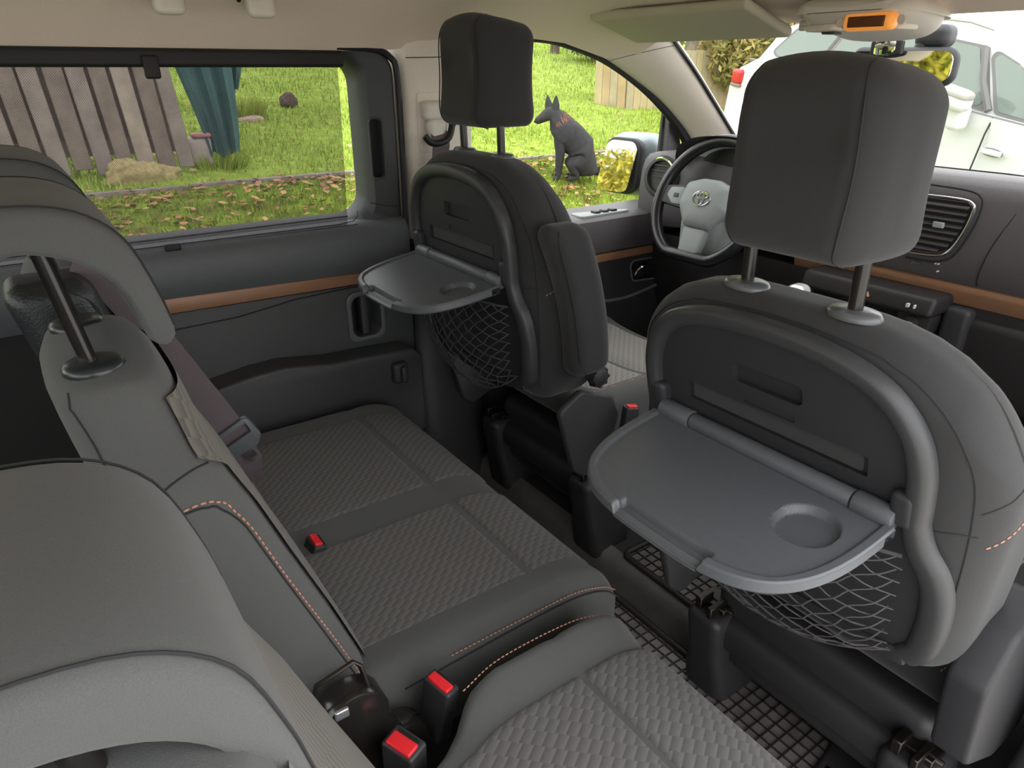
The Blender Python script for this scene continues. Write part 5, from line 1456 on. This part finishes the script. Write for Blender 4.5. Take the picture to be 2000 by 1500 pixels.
# tarpaulin hanging at the fence end
TARP = mat('teal_tarpaulin', S(62, 104, 104), 0.6, noise=(6, 0.2))
tp = thing('tarpaulin', 'dark teal tarpaulin hanging past the fence end', 'tarpaulin', (-4.85, 1.3, 0.55))
def tarp(y0t, y1t, y0b, y1b, zt, zb, x, ph):
    pts = []
    for i in range(20):
        v = i / 19; row = []
        for j in range(22):
            u = j / 21
            y = (y0t + (y0b - y0t) * v) * (1 - u) + (y1t + (y1b - y1t) * v) * u
            row.append((x + 0.035 * sin(u * 15 + ph + v * 1.5) + 0.02 * sin(u * 33 + ph), y + 0.01 * sin(v * 9), zt + (zb - zt) * v + 0.03 * sin(u * 9) * v))
        pts.append(row)
    mb = MB(); mb.grid(pts); mb.grid([[(p[0] - 0.006, p[1], p[2]) for p in row] for row in pts]); return mb
tarp(0.92, 1.60, 1.28, 1.50, 2.3, 0.62, -4.80, 0.0).build('front_fold', TARP, tp, smooth=80)
tarp(1.25, 1.95, 1.42, 1.60, 2.3, 1.05, -4.95, 1.2).build('rear_fold', TARP, tp, smooth=80)
mb = MB(); mb.rbox((-4.84, 1.22, G(-4.84, 0) + 0.11), (0.14, 0.17, 0.20), 0.03, (2, 2, 2), 3, f=lambda x, y, z: (x, y * (1 + 0.4 * z), z)); cr = thing('plastic_sack', 'pale plastic sack leaning at the foot of the tarpaulin', 'sack', (-4.84, 1.22, G(-4.84, 0))); mb.build('bag', mat('pale_plastic', S(186, 170, 166), 0.6, noise=(12, 0.2)), cr)
mb = MB(); mb.rbox((-4.80, 1.24, G(-4.84, 0) + 0.225), (0.10, 0.13, 0.03), 0.012, (2, 2, 1), 3); mb.build('folded_top', mat('pink_plastic', S(176, 120, 118), 0.6), cr)

# mound of straw, stones on the lawn
def lump(name, label, cat, loc, size, m, seed, nz=0.25):
    r_ = random.Random(seed); bm = bmesh.new(); bmesh.ops.create_icosphere(bm, subdivisions=4, radius=1.0)
    ph = [r_.uniform(0, 6) for _ in range(6)]
    for v in bm.verts:
        c_ = v.co; d = 1 + nz * (sin(c_.x * 3 + ph[0]) * sin(c_.y * 4 + ph[1]) + 0.5 * sin(c_.z * 7 + ph[2]) * sin(c_.x * 8 + ph[3]) + 0.25 * sin(c_.y * 15 + ph[4]) * sin(c_.z * 14 + ph[5]))
        v.co = Vector((c_.x * size[0] * d, c_.y * size[1] * d, max(-0.3, c_.z) * size[2] * d))
    me = bpy.data.meshes.new(name); bm.to_mesh(me); bm.free()
    o = finish(me, name, m, None, 60); o.location = loc; tag(o, label, cat); return o
STRAW = mat('dry_straw', S(176, 158, 112), 0.95, noise=(40, 0.3), bump=(90, 0.8))
lump('straw_heap', 'dry straw heap at the foot of the fence', 'straw heap', (-4.55, 0.75, G(-4.55, 0) + 0.02), (0.08, 0.22, 0.12), STRAW, 3)
lump('stone', 'dark brown stone standing alone on the lawn', 'stone', (-7.15, 2.72, G(-7.15, 0) + 0.05), (0.09, 0.10, 0.10), mat('dark_stone', S(92, 74, 66), 0.9, noise=(20, 0.3)), 5, 0.12)
lump('flat_stone', 'pinkish flat stone beside a grass tuft on the lawn', 'stone', (-6.5, 2.10, G(-6.5, 0)), (0.10, 0.13, 0.05), mat('pink_stone', S(178, 150, 138), 0.9, noise=(20, 0.25)), 8, 0.12)
def tuft(loc, n, h, r_, label):
    V = []; F = []
    for i in range(n):
        a = random.uniform(0, 2 * pi); q = r_ * math.sqrt(random.random()); x = loc[0] + q * cos(a); y = loc[1] + q * sin(a); b = random.uniform(0, 2 * pi)
        hh = h * random.uniform(0.5, 1); k = len(V); z = G(x, y)
        V += [(x - 0.006 * cos(b), y - 0.006 * sin(b), z), (x + 0.006 * cos(b), y + 0.006 * sin(b), z), (x + 0.5 * hh * cos(a), y + 0.5 * hh * sin(a), z + hh)]; F.append((k, k + 1, k + 2))
    me = bpy.data.meshes.new('grass_tuft'); me.from_pydata(V, [], F); me.materials.append(GRASSV); o = bpy.data.objects.new('grass_tuft', me); COL.objects.link(o); tag(o, label, 'grass', kind='stuff')
tuft((-6.75, 2.05), 500, 0.22, 0.25, 'grass tuft beside the flat stone')
tuft((-4.75, 1.33), 300, 0.16, 0.18, 'grass tuft under the tarpaulin')

# timber planter box
PLK = [mat('planter_plank_%s' % n_, c_, 0.85, noise=(5, 0.15), bump=(40, 0.3)) for n_, c_ in (('tan', S(184, 166, 126)), ('grey', S(174, 160, 128)), ('warm', S(182, 156, 116)))]
pb = thing('timber_planter', 'tall pale timber planter box of vertical planks standing on the lawn', 'planter', (-6.7, 7.5, G(-6.3, 7)))
def plank_wall(a, b, z0, z1, nrm):
    a = Vector(a); b = Vector(b); L = (b - a).length; d = (b - a) / L; n_ = max(1, int(L / 0.115))
    for k in range(n_):
        p = a + d * (L * k / n_); q = a + d * (L * (k + 1) / n_ - 0.006)
        t_ = Vector(nrm) * (0.022 + 0.004 * random.random()); zt = z1 + random.uniform(-0.006, 0.006)
        zz0 = min(G(p.x, p.y), G(q.x, q.y)) - 0.05
        mb = MB(); mb.loft([[(p.x, p.y, z), (q.x, q.y, z), (q.x + t_.x, q.y + t_.y, z), (p.x + t_.x, p.y + t_.y, z)] for z in (zz0, zt)]); mb.build('plank', PLK[random.randrange(3)], pb, smooth=0)
zt = G(-6.26, 6.85) + 0.72
plank_wall((-6.70, 6.73), (-6.245, 6.85), 0, zt, (0.25, -0.97, 0)); plank_wall((-6.26, 6.86), (-6.15, 8.9), 0, zt, (1, -0.05, 0)); plank_wall((-6.70, 6.76), (-6.60, 8.9), 0, zt, (-1, 0, 0))
mb = MB(); mb.prism([(-6.68, 6.76), (-6.28, 6.88), (-6.18, 8.88), (-6.6, 8.88)], 2, zt - 0.12, zt - 0.08); mb.build('soil', mat('planter_soil', S(70, 56, 44), 1.0, noise=(20, 0.3)), pb)

# shrubs and trees
def shrub(name, label, cat, loc, rad, h, n, m, leaf=0.05, trunk=None, droop=0.0, stems=6, stuffgroup=None):
    root = thing(name, label, cat, loc, stuffgroup)
    V = []; F = []
    for i in range(n):
        a = random.uniform(0, 2 * pi); u = random.uniform(-1, 1); q = random.random() ** 0.45
        p = Vector((rad * q * cos(a) * math.sqrt(1 - u * u), rad * q * sin(a) * math.sqrt(1 - u * u), h * (0.55 + 0.45 * q * u)))
        s = leaf * random.uniform(0.6, 1.3)
        d = Vector((random.uniform(-1, 1), random.uniform(-1, 1), random.uniform(-1, 1) - droop)).normalized(); e = d.orthogonal().normalized()
        e.rotate(Matrix.Rotation(random.uniform(0, 6.28), 3, d))
        k = len(V)
        V += [p - d * s, p + e * s * 0.35, p + d * s, p - e * s * 0.35]; F.append((k, k + 1, k + 2, k + 3))
    me = bpy.data.meshes.new('foliage'); me.from_pydata([tuple(v) for v in V], [], F); me.materials.append(m)
    o = bpy.data.objects.new('foliage', me); COL.objects.link(o); o.parent = root; o['kind'] = 'stuff'
    bark = MATS.get('bark') or mat('bark', S(112, 96, 82), 0.9, noise=(12, 0.3), bump=(30, 0.6))
    for k in range(stems):
        a = 2 * pi * k / stems + random.random(); r0 = trunk or 0.02
        e = Vector((rad * 0.6 * cos(a), rad * 0.6 * sin(a), h * random.uniform(0.6, 0.95)))
        mb = MB(); mb.tube(smoothpath([(0.05 * cos(a), 0.05 * sin(a), -0.1), (e.x * 0.3, e.y * 0.3, e.z * 0.4), tuple(e)], 4), [r0 * (1 - 0.85 * i / 8) for i in range(9)], 6); mb.build('stem', bark, root, world=False)
    return root
YEL = island_mat('yellow_foliage', [S(150, 140, 40), S(206, 190, 60), S(120, 132, 44), S(226, 206, 92), S(168, 150, 60)])
GRN = island_mat('green_foliage', [S(96, 128, 56), S(140, 160, 90), S(120, 150, 70), S(176, 190, 130)])
PALE = island_mat('pale_foliage', [S(176, 186, 150), S(150, 170, 120), S(200, 204, 180), S(140, 150, 96)])
DRY = island_mat('autumn_foliage', [S(150, 136, 84), S(176, 156, 92), S(128, 132, 72), S(196, 178, 104)])
wt = shrub('willow_tree', 'yellow autumn willow with a dark leaning trunk behind the white car', 'tree', (-8.0, 11.0, G(-8, 11)), 2.0, 4.2, 9000, YEL, 0.11, 0.16, 0.8, 5)
shrub('bush', 'grey green bush between planter and white car', 'bush', (-5.9, 8.9, G(-5.9, 8.9)), 0.75, 1.5, 4500, DRY, 0.06, 0.02, 0.3, 7)
shrub('bush', 'low green bush in front of the willow', 'bush', (-7.0, 10.3, G(-7, 10.3)), 0.7, 1.3, 3500, GRN, 0.06, 0.02, 0.2, 6)
shrub('bush', 'pale silvery bush at the top of the lawn', 'bush', (-10.7, 10.2, G(-10.7, 10.2)), 0.75, 0.9, 3500, PALE, 0.06, 0.015, 0.2, 6)
shrub('bush', 'bare twiggy bush left of the pale bush at the lawn top', 'bush', (-12.1, 10.3, G(-12.1, 10.3)), 0.6, 1.6, 500, GRN, 0.05, 0.05, 0.2, 9)
shrub('tree', 'green garden tree far up the lawn', 'tree', (-19, 14, G(-19, 14)), 3.0, 5.0, 7000, GRN, 0.16, 0.16, 0.2, 5)
shrub('willow_tree', 'yellow shrub behind the van seen in the door mirror', 'tree', (-2.6, -7.5, G(-2.6, 0)), 2.2, 2.5, 30000, YEL, 0.065, 0.06, 0.4, 6)
mb = MB(); mb.tube(smoothpath([(-7.6, 9.6, 0.6), (-7.75, 9.9, 1.6), (-8.1, 10.4, 2.6), (-8.5, 10.8, 3.8)], 5), [0.30 - 0.012 * i for i in range(16)], 12)
mb.build('trunk', MATS['bark'], wt, smooth=70)

# ================================================================== PARKED WHITE CAR
CARP = Vector((-3.8, 6.155, 0.212)); cyaw = -0.24; cpit = 0.12
car = thing('parked_car', 'white estate car parked across in front of the van, seen through the windscreen', 'car', tuple(CARP))
WHITE = mat('white_car_paint', S(236, 238, 236, 0.75), 0.25, noise=(3, 0.02))
cd = Vector((cos(cyaw) * cos(cpit), sin(cyaw) * cos(cpit), -sin(cpit))); cn = Vector((-sin(cyaw), cos(cyaw), 0)); cu_ = cn.cross(cd) * -1
def TC(u, v, w): return tuple(cd * u + cn * v + cu_ * w)     # along, away from us, up
def CB(mb, nm, m, parent=None, **k):
    mapped(mb, TC); k.setdefault('world', False); return mb.build(nm, m, parent or car, **k)
def P2(u, w): return (u * cos(cpit) - w * sin(cpit), w * cos(cpit) + u * sin(cpit))
# body shell: side outline swept across the width with tumblehome
belt_u = [-0.36, -0.30, 0.02, 0.5, 1.0, 1.6, 2.3, 2.9, 3.4, 3.9, 4.15]
low = [(-0.34, 0.35), (-0.30, 0.12), (0.2, 0.05), (3.6, 0.05), (4.05, 0.12), (4.18, 0.35)]
body = [(-0.38, 0.55), (-0.37, 0.82), (-0.30, 0.99), (-0.05, 1.10), (0.6, 1.12), (1.4, 1.07), (2.2, 1.02), (2.9, 0.99), (3.4, 0.93), (4.0, 0.80), (4.2, 0.58)]
poly = low[:3] + low[3:] + list(reversed(body))
poly = low + list(reversed(body))
def scal(s, up_): return [(u, max(w, 0.05) if True else w) for u, w in poly]
rings = []
for v, k in ((0.0, 0.93), (0.03, 0.985), (0.10, 1.0), (0.85, 1.0), (1.60, 1.0), (1.67, 0.985), (1.70, 0.93)):
    rings.append([(1.9 + (u - 1.9) * (0.97 + 0.03 * k), v - 0.07 * (0.5 if 0.3 < w < 0.95 else 0) * (1 if v < 0.8 else -1), 0.5 + (w - 0.5) * (0.94 + 0.06 * k)) for u, w in poly])
mb = MB(); mb.loft(rings); shell = CB(mb, 'body_shell', WHITE, smooth=35)
gh_ = [(-0.16, 1.06), (0.06, 1.38), (0.25, 1.44), (0.9, 1.50), (1.7, 1.52), (2.1, 1.50), (2.45, 1.40), (3.1, 1.00)]
rings = []
for v, s in ((0.06, 0.92), (0.10, 0.97), (0.22, 1.0), (0.85, 1.02), (1.48, 1.0), (1.60, 0.97), (1.64, 0.92)):
    rings.append([(u, v + (0.16 * (w - 1.0) if v < 0.85 else -0.16 * (w - 1.0)), 1.0 + (w - 1.0) * s) for u, w in gh_ + [(3.1, 0.9), (-0.16, 0.9)]])
mb = MB(); mb.loft(rings); CB(mb, 'roof_shell', WHITE, smooth=45)
def sidev(w): return 0.055 + 0.16 * (w - 1.0)
def side_poly(pts, d0, d1):
    mb = MB(); mb.loft([[(u, sidev(w) + d, w) for u, w in pts] for d in (d0, d1)]); return mb
FRAME = mat('window_frame_black', S(120, 118, 118), 0.5)
wins = {'quarter_window': [(0.06, 1.17), (0.13, 1.135), (0.63, 1.135), (0.80, 1.40), (0.28, 1.365)],
        'rear_door_window': [(0.70, 1.13), (2.30, 1.045), (2.08, 1.40), (1.5, 1.44), (0.88, 1.41)],
        'front_door_window': [(2.42, 1.035), (2.99, 1.0), (2.62, 1.20), (2.42, 1.32), (2.19, 1.395)]}
for nm, pts in wins.items():
    pr = roundpoly(pts, 0.03, 4)
    c0 = (sum(p[0] for p in pts) / len(pts), sum(p[1] for p in pts) / len(pts))
    big = [(c0[0] + (u - c0[0]) * 1.05 + (0.02 if u > c0[0] else -0.02), c0[1] + (w - c0[1]) * 1.10) for u, w in pr]
    f_ = CB(side_poly(big, -0.008, 0.05), nm, FRAME)
    CB(side_poly(pr, -0.012, 0.04), 'pane', GLASS_CAR, f_)
mb = MB(); mb.tube([(2.35, sidev(1.03) - 0.012, 1.03), (2.22, sidev(1.2) - 0.012, 1.2), (2.13, sidev(1.40) - 0.012, 1.40)], 0.025, 6); CB(mb, 'door_pillar', FRAME)
mb = MB(); mb.tube([(2.44, -0.003, 1.00), (2.45, -0.040, 0.90), (2.44, -0.045, 0.6), (2.40, -0.02, 0.3)], 0.006, 5); CB(mb, 'door_joint', SEAM)
mb = MB(); mb.tube([(-0.2, 0.02, 1.07), (1.0, 0.012, 1.08), (2.3, 0.005, 1.005), (3.0, 0.005, 0.975)], 0.012, 6); CB(mb, 'waist_strip', FRAME)
mb = MB(); mb.rbox((2.55, -0.050, 0.800), (0.15, 0.035, 0.035), 0.012, (3, 2, 2), 3); CB(mb, 'door_handle', WHITE, smooth=60)
mb = MB(); mb.tube([(2.55 + 0.082 * cos(a), -0.048, 0.80 + 0.024 * sin(a)) for a in np.linspace(0, 2 * pi, 20, endpoint=False)], 0.004, 5, closed=True); CB(mb, 'handle_gap_ring', FRAME)  # thin grey ring for the gap around the door handle
mb = MB(); mb.rbox((-0.295, 0.10, 0.905), (0.15, 0.28, 0.135), 0.03, (2, 2, 2), 3); CB(mb, 'tail_lamp', mat('lamp_red', S(230, 60, 60, 0.6), 0.2), smooth=60)
mb = MB(); mb.rbox((-0.295, 0.098, 0.828), (0.145, 0.27, 0.03), 0.01, (2, 2, 1), 3); CB(mb, 'lamp_base', mat('lamp_grey', S(150, 120, 118), 0.4), smooth=60)
mb = MB(); mb.tube([(0.2, 0.18, 1.47), (0.5, 0.18, 1.52), (1.2, 0.18, 1.56), (1.9, 0.18, 1.545), (2.1, 0.18, 1.51)], 0.014, 8); CB(mb, 'roof_rail', SATIN)
for u in (0.45, 3.30):
    mb = MB(); mb.lathe([(0.0, 0), (0.30, 0), (0.32, 0.03), (0.32, 0.18), (0.28, 0.20), (0, 0.20)], (u, -0.045, 0.25), axis=(0, 1, 0), n=32); CB(mb, 'wheel', RUBBER, smooth=40)
    mb = MB(); mb.tube([(u + 0.37 * cos(a), -0.035, 0.25 + 0.37 * sin(a)) for a in np.linspace(0, pi, 20)], 0.03, 8); CB(mb, 'wheel_arch', FRAME)
# stalk mounted wing mirror
mm_ = MB(); mm_.rbox((2.20, -0.16, 1.095), (0.29, 0.16, 0.125), (0.06, 0.06, 0.05), (4, 3, 3), 4, f=lambda x, y, z: (x, y, z - 0.02 * (x / 0.145)))
wm = CB(mm_, 'wing_mirror', WHITE, smooth=70)
mm_ = MB(); mm_.rbox((2.21, -0.165, 1.135), (0.285, 0.155, 0.07), (0.06, 0.06, 0.03), (4, 3, 2), 4, f=lambda x, y, z: (x, y, z - 0.02 * (x / 0.145))); CB(mm_, 'mirror_cap', mat('mirror_cap_grey', S(178, 176, 168), 0.5), wm, smooth=70)
mm_ = MB(); mm_.rbox((2.26, -0.10, 0.975), (0.115, 0.12, 0.17), (0.04, 0.04, 0.04), (2, 2, 3), 4); CB(mm_, 'mirror_stalk', WHITE, wm, smooth=70)

# ================================================================== DOG
dog = thing('dog', 'dark grey pricked ear dog sitting on the grass and looking left', 'dog', (-3.74, 3.80, G(-3.74, 3.8)))
df_ = Vector((-0.576, -0.817, 0)); ds_ = Vector((-0.817, 0.576, 0))
def DL(f, s, u): return df_ * f + ds_ * s + Vector((0, 0, u))
nodes = {}; edges = []; order = []
def node(k, f, s, u, r, link=None):
    nodes[k] = len(order); order.append((DL(f, s, u), r))
    if link is not None: edges.append((nodes[link], nodes[k]))
node('pelvis', -0.17, 0, 0.15, (0.142, 0.138))
node('loin', -0.125, 0, 0.26, (0.135, 0.135), 'pelvis')
node('rib', -0.05, 0, 0.34, (0.128, 0.130), 'loin')
node('chest', 0.02, 0, 0.395, (0.102, 0.104), 'rib')
node('neck', 0.055, 0, 0.455, (0.090, 0.090), 'chest')
node('poll', 0.095, 0, 0.515, (0.070, 0.070), 'neck')
node('brow', 0.135, 0, 0.518, (0.060, 0.060), 'poll')
node('stop', 0.175, 0, 0.492, (0.044, 0.044), 'brow')
node('muzzle', 0.215, 0, 0.466, (0.033, 0.033), 'stop')
node('nose', 0.248, 0, 0.452, (0.024, 0.024), 'muzzle')
for sg, tg_ in ((-1, 'a'), (1, 'b')):
    node('sh' + tg_, 0.045, sg * 0.07, 0.335, (0.052, 0.055), 'chest')
    node('el' + tg_, 0.035, sg * 0.075, 0.215, (0.038, 0.04), 'sh' + tg_)
    node('wr' + tg_, 0.045, sg * 0.07, 0.09, (0.026, 0.026), 'el' + tg_)
    node('pw' + tg_, 0.052, sg * 0.07, 0.025, (0.025, 0.025), 'wr' + tg_)
    node('to' + tg_, 0.098, sg * 0.07, 0.016, (0.022, 0.018), 'pw' + tg_)
    node('th' + tg_, -0.125, sg * 0.085, 0.135, (0.098, 0.105), 'pelvis')
    node('kn' + tg_, -0.03, sg * 0.105, 0.135, (0.056, 0.060), 'th' + tg_)
    node('hk' + tg_, -0.115, sg * 0.10, 0.035, (0.028, 0.028), 'kn' + tg_)
    node('hf' + tg_, -0.02, sg * 0.105, 0.020, (0.024, 0.020), 'hk' + tg_)
node('t1', -0.265, 0.03, 0.07, (0.038, 0.038), 'pelvis')
node('t2', -0.345, 0.10, 0.04, (0.030, 0.030), 't1')
node('t3', -0.40, 0.18, 0.03, (0.014, 0.014), 't2')
me = bpy.data.meshes.new('dog_skeleton'); me.from_pydata([tuple(p) for p, r in order], edges, [])
so_ = bpy.data.objects.new('dog_skeleton', me); COL.objects.link(so_)
so_.modifiers.new('s', 'SKIN')
sv = me.skin_vertices[0].data
for i, (p, r) in enumerate(order):
    sv[i].radius = r; sv[i].use_root = (i == 0)
so_.modifiers[0].use_smooth_shade = True
m_ = so_.modifiers.new('d', 'SUBSURF'); m_.levels = 2; m_.render_levels = 2
me2 = evaluated(so_); bpy.data.objects.remove(so_)
# ears joined to the same skin
bm = bmesh.new(); bm.from_mesh(me2)
for sg in (-1, 1):
    tip = DL(0.108 + 0.012 * sg, sg * 0.056, 0.672)
    rg = []
    for t, r_ in ((0.0, 0.034), (0.35, 0.031), (0.7, 0.017), (0.95, 0.005)):
        cpt = DL(0.108 + 0.022 * sg + 0.006 * t + 0.010 * sg * t, sg * (0.036 + 0.020 * t), 0.545 + 0.112 * t)
        rg.append([bm.verts.new(cpt + df_ * (r_ * cos(a_)) + ds_ * (0.42 * r_ * sin(a_))) for a_ in np.linspace(0, 2 * pi, 10, endpoint=False)])
    for q0, q1 in zip(rg, rg[1:]):
        for k in range(10): bm.faces.new((q0[k], q0[(k + 1) % 10], q1[(k + 1) % 10], q1[k]))
    bm.faces.new(rg[-1]); bm.faces.new(rg[0][::-1])
bmesh.ops.recalc_face_normals(bm, faces=bm.faces)
bm.to_mesh(me2); bm.free()
FUR = mat('dog_fur', S(44, 43, 46), 0.85, noise=(26, 0.28), bump=(220, 0.9))
db_ = finish(me2, 'body', FUR, dog, 75); me2.materials.clear(); me2.materials.append(FUR)
RUST = mat('rust_ruff', S(112, 78, 66), 0.9, noise=(40, 0.3), bump=(150, 0.8))
# rusty fur of the ruff and collar
mb = MB()
for i in range(420):
    a = random.uniform(0, 2 * pi); t = random.random()
    cpt = DL(0.0 + 0.07 * t, 0, 0.39 + 0.085 * t); r_ = 0.110 - 0.024 * t
    d = (ds_ * cos(a) + (df_ * 0.6 + Vector((0, 0, -0.8))) * sin(a)); p = cpt + d * r_
    if sin(a) > 0.55: continue
    q = p + d * 0.012 + DL(-0.01, 0, -0.035)
    sd = d.cross(Vector((0, 0, 1))).normalized() * 0.005
    mb.add([p + sd, p - sd, q], [(0, 1, 2)])
o = mb.build('ruff_fur', RUST, dog, world=False, smooth=0); o['kind'] = 'stuff'
mb = MB(); mb.lathe([(0, 0), (0.010, 0.0), (0.012, 0.006), (0.007, 0.014), (0, 0.016)], DL(0.238, 0, 0.456), axis=tuple(df_), n=12); mb.build('nose_pad', RUBBER, dog, world=False)
for sg in (-1, 1):
    mb = MB(); mb.lathe([(0, -0.004), (0.007, -0.002), (0.0075, 0.002), (0.004, 0.006), (0, 0.007)], DL(0.158, sg * 0.038, 0.530), axis=tuple(df_ * 0.6 + ds_ * sg * 0.8), n=10); mb.build('eye', POST_K, dog, world=False)
